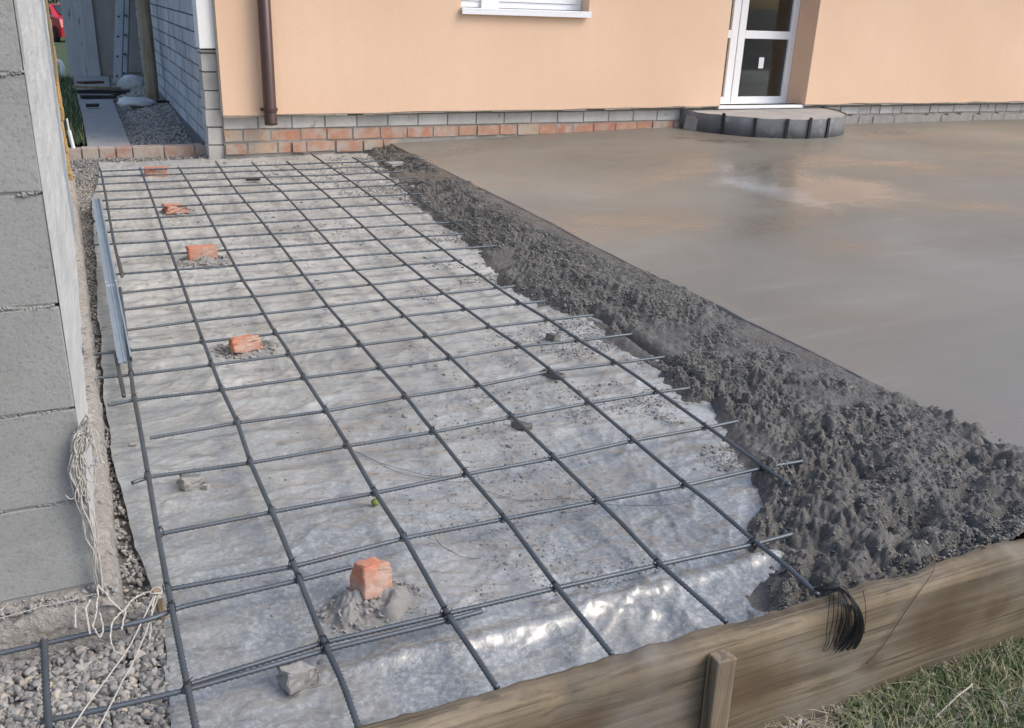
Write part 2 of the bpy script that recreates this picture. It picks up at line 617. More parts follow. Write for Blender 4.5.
MAT['gravel'] = M_stones('crushed_gravel', [(0, (.16, .158, .15)), (.2, (.27, .265, .25)), (.45, (.37, .36, .335)), (.7, (.30, .28, .255)), (.9, (.47, .45, .41)), (1, (.52, .45, .35))])
MAT['heap'] = M_stones('yard_gravel', [(0, (.28, .265, .24)), (.5, (.44, .42, .385)), (1, (.58, .55, .50))])
MAT['crumb'] = M_stones('concrete_crumb', [(0, (.15, .145, .135)), (.5, (.22, .21, .195)), (1, (.30, .285, .265))])
MAT['mound'] = M_stones('drying_mortar', [(0, (.26, .25, .235)), (.5, (.33, .32, .30)), (1, (.39, .375, .355))])
MAT['lump'] = M_stones('fresh_concrete_lump', [(0, (.09, .087, .079)), (.5, (.15, .144, .131)), (1, (.24, .23, .208))], .62)
MAT['ground'] = M_basic('packed_dirt', (.14, .125, .105), (.24, .22, .19), 3, .95, .8, 40, .02, spots=(25, .56, (.30, .285, .26)))
MAT['lawn'] = M_basic('lawn_soil', (.030, .055, .018), (.065, .10, .035), 4, .95, .8, 60, .03)
MAT['path'] = M_basic('path_concrete', (.29, .295, .285), (.37, .37, .355), 5, .92, .5, 60, .006, spots=(8, .62, (.17, .165, .16)))
MAT['panel'] = M_basic('grey_concrete_panel', (.40, .425, .43), (.52, .545, .55), 3, .9, .4, 40, stretch=(3, 1, .5), spots=(4, .62, (.11, .115, .12)))
MAT['brown_panel'] = M_basic('brown_grey_wall', (.31, .30, .28), (.40, .385, .36), 3, .9, .4, 40, stretch=(3, 1, .5))
MAT['alu'] = M_basic('aluminium', (.22, .24, .25), (.30, .32, .34), 5, .5, metal=.3)
MAT['black'] = M_basic('black_plastic', (.012, .012, .013), (.022, .022, .024), 5, .5)


def M_grass(name, stops):
    m, nt, b = mat_new(name)
    c = ramp(nt, island(nt), stops)
    nt.links.new(c, b.inputs['Base Color'])
    b.inputs['Roughness'].default_value = .6
    b.inputs['Specular IOR Level'].default_value = .3
    return m


MAT['grass'] = M_grass('grass_blades', [(0, (.05, .09, .03)), (.5, (.085, .14, .05)), (.78, (.14, .19, .08)), (.9, (.28, .29, .16)), (1, (.42, .39, .25))])
MAT['straw'] = M_grass('straw', [(0, (.30, .26, .15)), (1, (.52, .47, .33))])
MAT['leaf'] = M_grass('tree_leaf', [(0, (.022, .045, .014)), (.6, (.05, .09, .028)), (1, (.09, .13, .045))])

# ------------------------------------------------------------------ terrain
YB = 8.62       # brick plinth face of the house
YP = 8.55       # orange plaster face
ZG = -.06       # trench floor under the bars


def zslab(X):
    return .022 + .088 * sstep(2.4, 6.2, X)


# ground: one sheet to the horizon, stepped down in front of the shuttering board
gy = np.array([-400, -60, -10, -2, .4, 1.0, 1.25, 1.335, 1.352, 1.6, 2.2, 3, 4, 5.5, 7, 8.5, 9.3, 12, 16, 22, 40, 90, 500.])
gx = np.array([-500, -90, -20, -4, -1, 0, 1, 2, 3, 5, 9, 20, 90, 500.])
GX, GY = np.meshgrid(gx, gy)
GZ = np.where(GY < 1.34, -.285, -.105)
GZ = np.where(GY > 17, -2.2, GZ)
g = heightfield('ground', GX, GY, GZ, MAT['ground'])
g['kind'] = 'structure'

# gravel bed sheet shown between the loose stones
bx = np.linspace(-1.2, 3.0, 90)
by = np.linspace(1.356, 8.9, 160)
BX, BY = np.meshgrid(bx, by)
o = heightfield('gravel_bed', BX, BY, -.088 + .006 * fbm(BX, BY, 9, 3, 3), MAT['ground'])
o['kind'] = 'structure'

# yard beyond the brick kerb
yx = np.linspace(-2.0, 1.07, 60)
yy = np.linspace(8.98, 16.2, 110)
YX, YY = np.meshgrid(yx, yy)
YZ = -.05 + .02 * fbm(YX, YY, 1.2, 4, 5) + .10 * sstep(.45, .85, YX) * sstep(9.6, 11.5, YY)
o = heightfield('yard_ground', YX, YY, YZ, MAT['ground'])
o['kind'] = 'structure'


def yard_z(x, y):
    return float(-.05 + .10 * sstep(.45, .85, np.array(x)) * sstep(9.6, 11.5, np.array(y)))


# lawn far left
lx = np.linspace(-25, .3, 30)
ly = np.linspace(17.5, 60, 30)
LX, LY = np.meshgrid(lx, ly)
o = heightfield('lawn', LX, LY, -.16 + (float(atY(62, 41, 42)[2]) + .14) * np.clip((LY - 17.5) / 24.5, 0, 1.4) + .03 * fbm(LX, LY, .3, 3, 8), MAT['lawn'])
o['kind'] = 'structure'
lx = np.linspace(-1.6, .1, 10)
ly = np.linspace(9.4, 16, 20)
LX, LY = np.meshgrid(lx, ly)
o = heightfield('lawn', LX, LY, -.012 + 0 * LX, MAT['lawn'])
o['kind'] = 'structure'

# ------------------------------------------------------------------ plastic sheet
SL = np.array([(at(px, py, -.05)[1], at(px, py, -.05)[0]) for px, py in
               [(170, 728), (166, 650), (160, 610), (137, 545), (118, 480), (105, 400), (98, 300), (92, 200), (100, 170)]])
ys = np.concatenate([np.linspace(1.40, 4.2, 400), np.linspace(4.21, 8.56, 240)])
t = np.linspace(0, 1, 340)
left = np.interp(ys, SL[:, 0], SL[:, 1]) + .006 * fbm(ys, ys * 0, 6, 3, 2)
SY, ST = np.meshgrid(ys, t, indexing='ij')
SX = left[:, None] + (2.75 - left[:, None]) * ST


def ridged_(x, y, sc, octs, s):
    return 1 - np.abs(fbm(x, y, sc, octs, s))


CREASES = [(random.uniform(.2, 2.1), 1.6 + 5.5 * random.random() ** 1.6, random.choice([-1, 1]) * random.uniform(.05, .95), random.uniform(.10, .38),
            random.uniform(.003, .009), random.uniform(.007, .018)) for _ in range(85)]


def sheet_z(X, Y):
    z = ZG + .010 * fbm(X, Y, 2.3, 4, 20) + .0022 * fbm(X, Y, 26, 2, 24)
    xr, yr = rot2(X, Y, .35)
    rid = 1 - np.abs(fbm(xr, yr * .45, 3.2, 3, 30))
    z = z + .014 * np.clip(rid - .55, 0, 1) ** 1.5
    xr, yr = rot2(X, Y, -.9)
    rid = 1 - np.abs(fbm(xr * .5, yr, 5.5, 2, 40))
    z = z + .010 * np.clip(rid - .7, 0, 1)
    xr, yr = rot2(X, Y, .2 + .5 * vnoise(X * 1.1, Y * 1.1, 47))
    z = z + .022 * np.clip(ridged_(xr * .45, yr, 6, 2, 48) - .62, 0, 1) ** 1.3 + .016 * np.clip(ridged_(xr, yr * .5, 12, 2, 49) - .68, 0, 1) ** 1.3
    for (cx_, cy_, an, ln_c, hh, wv) in CREASES:
        dx, dy = X - cx_, Y - cy_
        al = dx * math.cos(an) + dy * math.sin(an)
        ac = -dx * math.sin(an) + dy * math.cos(an) + .03 * np.sin(al * 6 + cx_ * 9)
        z = z + hh * np.exp(-np.abs(ac) / wv) * np.exp(-(al / ln_c) ** 4)
    # rolled fold that runs along the first cross bar, then the film dips to the board
    fy = 1.655 + .012 * np.sin(X * 5) + .02 * fbm(X, X * 0, 2, 3, 44)
    z = z + .016 * np.exp(-((Y - fy) / .022) ** 2) * sstep(.1, .5, X)
    dip = sstep(1.64, 1.50, Y) * sstep(.2, .7, X)
    z = z - .020 * dip
    # pulled pleats where the film runs under the board on the right
    pl = np.abs(np.sin(X * 22 + 5 * Y + 1.4 * fbm(X, Y, 3, 2, 50)))
    z = z + .016 * (1 - pl) ** 2 * dip * sstep(.8, 1.2, X)
    z = z + .05 * sstep(1.50, 1.40, Y) * sstep(.25, .6, X)
    return z



# ------------------------------------------------------------------ slab and fresh concrete
EP = [(393, 145), (470, 183.5), (549.5, 222.7), (581, 240), (648, 274), (679, 287.5), (760, 328), (868, 381), (976, 434), (1000, 452), (1030, 478)]
EPw = np.array([at(px, py, .022)[:2] for px, py in EP])
EPw = EPw[np.argsort(EPw[:, 1])]


def edge_x(Y):
    e = np.interp(Y, EPw[:, 1], EPw[:, 0])
    y0 = EPw[0, 1]
    return e + .006 * fbm(Y, Y * 0, 3.1, 4, 61)


sy = np.concatenate([np.linspace(1.40, 4, 180), np.linspace(4.02, YB + .01, 160)])
u = np.concatenate([[0, .0003, .0009, .002, .004, .007], np.linspace(.05, 1, 130) ** 1.7])
u = np.unique(u)
SYs, SU = np.meshgrid(sy, u, indexing='ij')
EX = edge_x(sy)[:, None]
SXs = EX + (14.5 - EX) * SU
SZs = zslab(SXs) + .004 * fbm(SXs, SYs, .9, 3, 70)
SZs += .004 * np.exp(-((SXs - EX - .02) / .03) ** 2) * (.4 + .6 * fbm(SXs * 0, SYs, 4, 3, 66))   # trowelled lip
SZs[:, 0] = SZs[:, 1] - .06
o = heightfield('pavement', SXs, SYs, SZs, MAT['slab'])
o['kind'] = 'structure'

BP = [(365, 150), (420, 205), (480, 258), (505, 290), (540, 305), (590, 322), (620, 345), (640, 362), (680, 395), (712, 418), (735, 445), (760, 490), (745, 560), (765, 612)]
BPw = np.array([at(px, py, -.055)[:2] for px, py in BP])
BPw = BPw[np.argsort(BPw[:, 1])]


def bound_x(Y):
    return np.interp(Y, BPw[:, 1], BPw[:, 0]) + .028 * fbm(Y, Y * 0, 7, 4, 81)


SZ = sheet_z(SX, SY) - .07 * sstep(.10, .22, SX - bound_x(SY))
o = heightfield('plastic_sheet', SX, SY, SZ, MAT['film'])
tag(o, 'milky wrinkled plastic film spread under the steel grid', 'plastic sheet')


fy1 = np.concatenate([np.arange(1.376, 3.0, .0052), np.arange(3.0, 5.0, .010), np.arange(5.0, YB + .02, .018)])
fu = np.linspace(-.04, 1.0, 250)
bxx = bound_x(fy1)
exx = edge_x(fy1) + .012
exx0 = exx
wid = exx + .15 * sstep(1.99, 1.84, fy1)
FY, FU = np.meshgrid(fy1, fu, indexing='ij')
FX = bxx[:, None] + (wid - bxx)[:, None] * FU
D = FX - bxx[:, None]
Eg = np.where(wid[:, None] > exx[:, None] + .01, np.maximum(exx[:, None] - FX, .2), exx[:, None] - FX)


def ridged(x, y, sc, octs, s):
    return 1 - np.abs(fbm(x, y, sc, octs, s))


ramp_h = sstep(-.02, .05, D) * .028 + sstep(.0, .50, D) * .052
rough_amp = sstep(.0, .05, D)
near = sstep(2.9, 2.2, FY)
lump = (1 + .35 * near) * (.019 * fbm(FX, FY, 5.5, 3, 90) + .011 * fbm(FX, FY, 13, 2, 93))
bil = .026 * np.abs(fbm(FX, FY, 13, 2, 95)) + .020 * np.abs(fbm(FX, FY, 30, 2, 99)) + .009 * np.abs(fbm(FX, FY, 70, 2, 103)) - .016
lump = lump + bil * (.75 + .45 * near) + .003 * fbm(FX, FY, 95, 2, 107)
calm = sstep(4.0, 4.4, FY) * (1 - sstep(6.0, 6.8, FY)) + .8 * sstep(2.3, 2.6, FY) * (1 - sstep(3.0, 3.4, FY))
calm = calm * sstep(.14, .04, Eg) * .75        # stretch trowelled flush beside the slab
calm2 = sstep(.15, .75, fbm(FX, FY, 2.6, 3, 110)) * .75
amp = rough_amp * (1 - calm) * (1 - calm2)
FZ = -.060 + ramp_h + lump * amp * 1.1
top = zslab(FX) - .006
FZ = np.minimum(FZ + .012 * sstep(.3, .05, Eg), top + lump * amp * .6 + .004)
FZ -= .016 * sstep(1.93, 2.0, FY) * np.exp(-(Eg / .010) ** 2) * (.6 + .5 * fbm(FY, FY * 0, 5, 3, 115))
# groove of the covered bar and hand-made pits
gx_c = 2.165 + .02 * np.sin(FY * 4)
FZ -= .030 * np.exp(-((FX - gx_c) / .014) ** 2) * sstep(2.35, 2.6, FY) * (1 - sstep(3.6, 3.9, FY))
FZ += .012 * np.exp(-((FX - gx_c - .05) / .03) ** 2) * sstep(2.35, 2.6, FY) * (1 - sstep(3.6, 3.9, FY))
for px, py, r, dp in [(912, 522, .055, .07), (868, 470, .05, .045), (770, 540, .06, .03), (1000, 520, .05, .05), (960, 500, .04, .03), (700, 395, .05, .03), (880, 440, .06, .035), (826, 560, .05, .03), (935, 470, .05, .035), (810, 440, .06, .03)]:
    q = at(px, py, .0)
    rr2 = ((FX - q[0]) / (r * 1.6)) ** 2 + ((FY - q[1]) / r) ** 2
    FZ -= dp * np.exp(-rr2)
# mass heaped against the board and hiding the slab corner
heap = sstep(2.15, 1.5, FY) * sstep(1.75, 2.3, FX)
FZ += heap * .022 * (1 - np.exp(-(Eg / .10) ** 2))
out = sstep(.0, .15, FX - exx0[:, None])       # rough mass spilling over the slab corner, thinning outwards
FZ = np.where(FX > exx0[:, None] - .06, np.minimum(np.maximum(FZ, zslab(FX) - .02 + lump * .5), 9) + .006 * (1 - out) * sstep(1.99, 1.9, FY) - .075 * out ** 1.5, FZ)
o = heightfield('fresh_concrete', FX, FY, FZ, MAT['fresh'])
tag(o, 'dark lumpy strip of freshly poured concrete beside the smooth slab', 'fresh concrete', kind='stuff')


def fresh_z(x, y):
    iy = np.clip(np.searchsorted(fy1, y), 0, len(fy1) - 1)
    uu = (x - bxx[iy]) / (wid[iy] - bxx[iy])
    ix = np.clip(np.searchsorted(fu, uu), 0, len(fu) - 1)
    return FZ[iy, ix]


# clods on the rough concrete
n = 95000
py_ = 1.39 + (8.4 - 1.39) * RNG.random(n) ** 2.1
iy = np.clip(np.searchsorted(fy1, py_), 0, len(fy1) - 1)
px_ = bxx[iy] + (exx[iy] - .03 - bxx[iy]) * (RNG.random(n) * .99 + .01)
cal = ((py_ > 4.1) & (py_ < 6.5) & (exx[iy] - px_ < .07)) | ((py_ > 2.4) & (py_ < 3.2) & (exx[iy] - px_ < .05))
keep = (fbm(px_, py_, 5, 3, 120) + .25 * RNG.normal(size=n) > -.30) & (fbm(px_, py_, 2.6, 3, 110) + .12 * RNG.normal(size=n) < .38) & ~cal & (RNG.random(n) < .42 + .58 * sstep(2.0, 3.0, py_))
px_, py_ = px_[keep], py_[keep]
sz = (.0026 + .0065 * RNG.random(len(px_)) ** 2.2) * (.8 + .10 * py_) * np.where(RNG.random(len(px_)) < .03, 1.6, 1)
v, f = scatter_stones(np.stack([px_, py_, fresh_z(px_, py_) - sz * .10], -1), sz, 1, .8, .3)
o = fast_mesh('concrete_lumps', v, f, MAT['lump'], smooth=True)
tag(o, 'dark wet clods covering the strip of rough concrete', 'concrete clods', kind='stuff')

# crumbs splashed on the film, thick near the pour
n = 42000
py_ = 1.5 + 6.9 * RNG.random(n) ** 1.5
iy = np.clip(np.searchsorted(fy1, py_), 0, len(fy1) - 1)
px_ = bxx[iy] - RNG.exponential(.38, n) - .0
keep = (px_ > .25) & (fbm(px_, py_, 3.4, 4, 130) + .10 * RNG.normal(size=n) > .10) & (py_ > 1.72)
px_, py_ = px_[keep], py_[keep]
sz = (.0019 + .0055 * RNG.random(len(px_)) ** 2) * (.8 + .1 * py_) * np.where(RNG.random(len(px_)) < .05, 2.2, 1)
v, f = scatter_stones(np.stack([px_, py_, sheet_z(px_, py_) + sz * .12], -1), sz, 1, .5, .3)
o = fast_mesh('concrete_crumbs', v, f, MAT['crumb'])
tag(o, 'grey concrete crumbs splashed over the plastic film', 'concrete crumbs', kind='stuff')

# ------------------------------------------------------------------ gravel


def gravel(name, label, x0, x1, y0, y1, n, s0, s1, zf, keepf=None, sub=1):
    x = RNG.uniform(x0, x1, n)
    y = RNG.uniform(y0, y1, n)
    if keepf is not None:
        k = keepf(x, y)
        x, y = x[k], y[k]
    s = RNG.uniform(s0, s1, len(x))
    v, f = scatter_stones(np.stack([x, y, zf(x, y) + RNG.uniform(-.3, .5, len(x)) * s], -1), s, sub, .85, .05)
    o = fast_mesh(name, v, f, MAT['heap' if 'heap' in label else 'gravel'], smooth=False)
    return tag(o, label, 'gravel', kind='stuff')


def left_of_sheet(x, y):
    return x < np.interp(y, SL[:, 0], SL[:, 1]) + .012


flat = lambda x, y: -.078 + 0 * x
gravel('gravel', 'loose crushed gravel below the twine and the block wall', -.62, .10, 1.42, 2.12, 7600, .008, .020, flat, left_of_sheet, 2)
gravel('gravel', 'narrow strip of gravel between the wall footing and the film', -.05, .17, 2.08, 8.4, 9000, .007, .014, flat, left_of_sheet)
gravel('gravel', 'gravel line under the brick kerb and the house plinth', -.3, 2.6, 8.30, 8.88, 5200, .007, .015, lambda x, y: -.074 + 0 * x,
       lambda x, y: ((y > 8.5 + .03 * np.sin(x * 9)) | (x < np.interp(y, SL[:, 0], SL[:, 1]))) & ((y < 8.61) | (x < 1.1)))
gravel('gravel', 'gravel heap at the side of the white brick wall', .42, 1.05, 9.1, 15.5, 9000, .010, .026,
       lambda x, y: -.052 + .10 * sstep(.45, .85, x) * sstep(9.6, 11.5, y))
gravel('gravel', 'pale gravel showing through the grass before the board', 1.05, 2.4, .75, 1.34, 4200, .008, .019, lambda x, y: -.278 + 0 * x,
       lambda x, y: fbm(x, y, 2.5, 3, 140) + (1.75 - x) * 1.2 > 0)

# ------------------------------------------------------------------ steel grid
grid = thing('rebar_grid', 'tied blue-grey grid of ribbed steel bars laid over the plastic film', 'rebar grid', (1.0, 3.5, 0))
RB = .0062


def ribbed(pts, r, step=.0070):
    P = np.array(pts, float)
    seg = np.linalg.norm(np.diff(P, axis=0), axis=1)
    s = np.concatenate([[0], np.cumsum(seg)])
    n = max(int(s[-1] / step), 2)
    q = np.linspace(0, s[-1], n)
    # smooth resample
    x = np.interp(q, s, P[:, 0])
    y = np.interp(q, s, P[:, 1])
    z = np.interp(q, s, P[:, 2])
    w = max(int(.12 / step), 3) | 1
    if n > 3 * w:
        k = np.hanning(w + 2)[1:-1]
        k /= k.sum()
        for arr in (x, y, z):
            pad = np.concatenate([2 * arr[0] - arr[w // 2:0:-1], arr, 2 * arr[-1] - arr[-2:-w // 2 - 1:-1]])
            arr[:] = np.convolve(pad, k, 'valid')
    c = np.stack([x, y, z], -1)
    rad = np.where(np.arange(n) % 2 == 0, r * 1.24, r * .93)
    d = np.gradient(c, axis=0)
    d /= np.linalg.norm(d, axis=1)[:, None]
    side = np.cross(d, [0, 0, 1.0])
    side /= np.linalg.norm(side, axis=1)[:, None]
    up = np.cross(side, d)
    a = np.arange(8) * math.pi / 4
    tw = np.where(np.arange(8) % 4 == 0, 1.1, 1.0)
    v = c[:, None, :] + rad[:, None, None] * (tw * np.cos(a))[None, :, None] * side[:, None, :] + rad[:, None, None] * np.sin(a)[None, :, None] * up[:, None, :]
    i = np.arange(n - 1)[:, None] * 8
    kk = np.arange(8)[None, :]
    k2 = (kk + 1) % 8
    f = np.stack([i + kk, i + k2, i + 8 + k2, i + 8 + kk], -1).reshape(-1, 4)
    caps = np.array([[0, 1, 2, 3], [0, 3, 4, 7], [4, 5, 6, 7]])
    e = (n - 1) * 8
    f = np.concatenate([f, caps, caps + e])
    return v.reshape(-1, 3), f


def bar(name, pts, r=RB, step=.0070):
    v, f = ribbed(pts, r, step)
    return fast_mesh(name, v, f, MAT['steel'], grid)


LZ = .0125
LONG = [
    [(100.5, 170), (105, 192), (113, 238), (122, 277)],
    [(120, 288), (126, 335), (133.7, 395), (138.6, 420), (148.4, 476.6), (157, 529), (168, 589), (172, 609), (186.5, 682), (199, 745)],
    [(140, 168), (154, 204), (165, 236), (181.6, 282), (188.4, 301.5), (203, 340.5), (221.6, 389.4), (237, 421), (250, 461), (272.4, 512), (299.5, 579), (326, 647), (342.5, 682), (362, 737)],
    [(178.6, 167.3), (201, 202.5), (218.7, 235.7), (243, 280.6), (252.8, 294.6), (273, 329), (284, 344.5), (304.4, 377.7), (332.7, 420.6), (347.4, 444.4), (375.7, 493.2), (405, 538), (450, 618), (471.4, 649.4), (497, 688)],
    [(215.7, 161.5), (236, 190.8), (255.8, 214), (280, 244.5), (309, 282), (327.9, 306.4), (361, 344.5), (380.6, 368), (405, 395), (424.5, 420.6), (434.3, 431.7), (467.5, 473.7), (509, 522), (557.7, 587.9), (612.3, 655)],
    [(252, 162.5), (269.5, 181), (280, 189.8), (305.4, 217), (328.8, 242.5), (356, 271), (368.5, 281.5), (386.4, 299.5), (405, 316), (427.5, 336.6), (451, 358), (480, 385.5), (513, 417), (555, 458), (599, 501), (620.6, 522), (660.5, 564.5), (726, 622)],
    [(286.8, 161.5), (309.3, 180), (338.6, 204.5), (364, 227), (391.3, 252.3), (425.5, 279.6), (444, 293.7), (466.5, 309.3), (490.7, 327), (520, 346.4), (552, 371), (589.4, 402.5), (634.3, 440.5), (687, 485), (707, 500), (751, 538), (790, 569), (818, 595)],
    [(311, 153.7), (346.4, 178), (377.7, 200.5), (407, 224), (440, 247.4), (457.7, 261), (480, 275), (497.6, 287.9), (521, 303.5), (549.3, 320), (579.6, 340.6), (616.7, 363), (640, 378.6), (658.6, 392), (708.4, 427.4), (765, 467.4), (790, 485)],
    [(353, 157.6), (391, 180), (432, 209), (448, 218), (480, 240)],
]
longw = []
for i, L in enumerate(LONG):
    w = [at(px, py, LZ) for px, py in L]
    longw.append(np.array(w))
    bar('long_bar', w, .0059, .0065)


def long_xy(i, Y):            # X of long bar i (1..7) at Y
    w = longw[i]
    o_ = np.argsort(w[:, 1])
    return float(np.interp(Y, w[o_, 1], w[o_, 0]))


CROSS = [
    [(40, 722), (100, 710), (187, 690), (326, 650), (450, 620), (482, 611)],
    [(190, 684), (326, 642), (450, 613), (557, 588), (660.5, 564.5), (751, 545), (792, 534)],
    [(-40, 664), (0, 653), (45, 643.6), (100, 631), (160, 617), (172, 609), (300, 580), (352, 567)],
    [(165, 590), (296, 566), (405, 538), (505, 519), (599, 501), (687, 485), (765, 467.4), (803, 461)],
    [(160, 534), (272.4, 512), (375.7, 493), (467.5, 474), (555, 458), (634.3, 440.5), (708.4, 427.4), (738, 421)],
    [(132, 483), (148.4, 477), (250.5, 463), (347.4, 446), (434.3, 432), (513, 417), (589.4, 403), (658.6, 392), (690, 388)],
    [(150, 438), (237, 423), (327, 411), (405, 397), (480, 385.5), (552, 371), (616.7, 363), (664, 357)],
    [(108, 405), (134.5, 400), (222, 390), (304.4, 378), (380.6, 368), (451, 358), (520, 346.4), (579.6, 340.6), (632, 334)],
    [(97, 378), (140, 374), (212, 365), (287, 355), (361, 345), (427.5, 336.6), (490.7, 327), (549.3, 320), (593, 315)],
    [(94, 354), (145, 349), (203, 342), (272, 334), (343, 326), (405, 316), (466.5, 309.3), (521, 303.5), (545, 301)],
    [(120, 331), (195, 321), (262, 314), (327.9, 306.4), (386.4, 299.5), (444, 293.7), (497.6, 288), (515, 286)],
    [(122, 310), (188.4, 302), (253, 296.5), (316, 290), (372, 284.5), (430, 278), (482, 274.5)],
    [(121, 293), (181.6, 286.5), (243, 280.6), (303, 275), (358, 270), (414, 264), (462, 260)],
]
for k, L in enumerate(CROSS):
    bar('cross_bar', [at(px, py, 0.0 if k != 2 else -.001) for px, py in L], .0056, .0070)
# beyond these the bars repeat at hand-laid spacing
YC = [at(291, 261, 0)[1], at(282, 246.2, 0)[1], at(268, 234, 0)[1], at(260, 223, 0)[1], at(252, 212, 0)[1], at(244, 202.5, 0)[1],
      at(237, 193.5, 0)[1], at(231, 186, 0)[1], at(225, 179, 0)[1], at(219, 172.5, 0)[1], at(217, 167, 0)[1]]
for k, yv in enumerate(YC):
    x0 = [.10, .14, .02, .05, .04, .10, .12, .08, .10, .12, .15][k]
    x1 = float(np.interp(yv, BPw[:, 1], BPw[:, 0])) + random.uniform(-.03, .12)
    dy = random.uniform(-.02, .02)
    xs = np.linspace(x0, x1, 9)
    bar('cross_bar', [(x, yv + dy * (x - 1) + random.uniform(-.004, .004), random.uniform(-.002, .002)) for x in xs], .0054, .02)
# lone bar in the gravel corner
bar('long_bar', [at(44, 640, .012), at(46, 690, .012), at(51, 760, .012)], .0066)

# tie wires at the nearer crossings
tie_me = None
PC = [(168, 589, 3), (187, 690, 0), (172, 609, 2)]
ties = []
for k, L in enumerate(CROSS[:10]):
    w = np.array([at(px, py, 0) for px, py in L])
    o_ = np.argsort(w[:, 0])
    for i in range(1, 8):
        # intersection by marching
        best = None
        for X in np.linspace(w[:, 0].min(), w[:, 0].max(), 400):
            Yc = np.interp(X, w[o_, 0], w[o_, 1])
            lw = longw[i]
            if Yc < lw[:, 1].min() or Yc > lw[:, 1].max():
                continue
            d = abs(long_xy(i, Yc) - X)
            if best is None or d < best[0]:
                best = (d, X, Yc)
        if best and best[0] < .006:
            ties.append((best[1], best[2]))
random.shuffle(ties)


def tie_mesh(seed):
    random.seed(seed)
    mb = MB()
    pts = []
    for a in np.linspace(0, 2 * math.pi, 13):
        pts.append((.0092 * math.cos(a), .0092 * math.cos(a) * .9, .005 + .0150 * math.sin(a)))
    mb.tube(pts, .0010, 5)
    pts = [(.0092 * math.cos(a), -.0092 * math.cos(a) * .9, .005 + .0150 * math.sin(a)) for a in np.linspace(0, 2 * math.pi, 13)]
    mb.tube(pts, .0010, 5)
    e = Vector((random.uniform(-.012, .012), random.uniform(-.012, .012), .022 + random.uniform(0, .008)))
    mb.tube([(0, 0, .019), e * .6 + Vector((.002, 0, .01)), e], .0011, 5)
    return mb


protos = [tie_mesh(s).build('tie_wire', MAT['wire'], grid, True) for s in (1, 2, 3)]
for j, (X, Y) in enumerate(ties[:90]):
    p = protos[j % 3]
    c = p if j < 3 else p.copy()
    if j >= 3:
        COL.objects.link(c)
        c.parent = grid
        c.matrix_parent_inverse = grid.matrix_basis.inverted()
    c.location = (X, Y, 0)
    c.rotation_euler = (0, 0, [0, math.pi, .2, -.3][j % 4])
random.seed(21)

# ------------------------------------------------------------------ house


def courses(mb, x0, x1, yf, depth, z0, z1, length, joint=.01, jit=.003, start=0.0):
    x = x0 - start
    while x < x1 - .02:
        L = length if not isinstance(length, (list, tuple)) else random.choice(length)
        a, b_ = max(x, x0), min(x + L, x1)
        if b_ - a > .02:
            mb.box((a, yf + random.uniform(-jit, jit), z0 + random.uniform(0, jit)), (b_, yf + depth, z1 - random.uniform(0, jit)), jit=jit * .35)
        x += L + joint


house = thing('house', 'orange plastered house with white window and glazed door', 'house', (8.0, YB, 0))
XR = 15.0
# plinth heights surveyed on the photograph
zpl = .315                    # underside of the plaster
D0, D1 = 6.50, 7.70           # door opening
DY = 8.87                     # plane of the door
W0, W1 = float(atY(461, 8, YP)[0]), float(atY(589, 10, YP)[0])
WZ = float(atY(525, 12.0, YP)[2])

mb = MB()
ZT = 2.95
PX0 = float(atY(219, 60, YP)[0])


def zb(x):
    return zpl + .03 * min(max((x - 1.2) / 6, 0), 1)


def pl_box(x0, x1, z0, z1):
    mb.box((x0, YP, z0), (x1, YB + .02, z1))


nseg = 30
for x0, x1 in ((PX0, W0), (W0, W1), (W1, D0), (D1, XR)):
    k = max(2, int((x1 - x0) / .25))
    # lower edge is a little ragged: build each stretch as a strip prism
    xs = np.linspace(x0, x1, k + 1)
    ztop = WZ if (x0, x1) == (W0, W1) else ZT
    vs = []
    for x in xs:
        r = zb(x) + (random.uniform(-.008, .006) if x not in (x0, x1) else 0)
        vs += [(x, YP, r), (x, YB + .02, r), (x, YP, ztop), (x, YB + .02, ztop)]
    fs = []
    for i in range(k):
        a, c = i * 4, i * 4 + 4
        fs += [(a, c, c + 2, a + 2), (a + 1, a + 3, c + 3, c + 1), (a, a + 1, c + 1, c), (a + 2, c + 2, c + 3, a + 3)]
    fs += [(0, 2, 3, 1), (k * 4, k * 4 + 1, k * 4 + 3, k * 4 + 2)]
    mb.add(vs, fs)
mb.box((W0, YP, 2.45), (W1, YB + .02, ZT))
mb.box((D0, YP, 2.45), (D1, YB + .02, ZT))
# reveals
mb.box((D1 + .001, YB + .02, .10), (D1 + .10, DY + .1, 2.45))
mb.box((D0 - .10, YB + .02, .10), (D0 - .001, DY + .1, 2.45))
mb.box((W1 + .001, YB + .02, WZ), (W1 + .10, YP + .3, 2.45))
mb.box((W0 - .10, YB + .02, WZ), (W0 - .001, YP + .3, 2.45))
mb.build('plaster_wall', MAT['plaster'], house)
# ragged mesh/adhesive rim at the underside and the corner
for x0, x1 in ((PX0, D0), (D1, XR)):
    mb = MB()
    x = x0
    while x < x1:
        L = random.uniform(.08, .3)
        x2 = min(x + L, x1)
        mb.box((x, YP + .006, zb(x) - random.uniform(.008, .022)), (x2, YB - .002, zb(x) - .0005), jit=.002)
        x = x2
    mb.build('plaster_rim', MAT['plaster_edge'], house)
mb = MB()
mb.box((PX0 - .012, YP + .01, zpl + .0), (PX0 - .001, YB + .02, ZT), jit=.002)
mb.build('corner_rim', MAT['plaster_edge'], house)
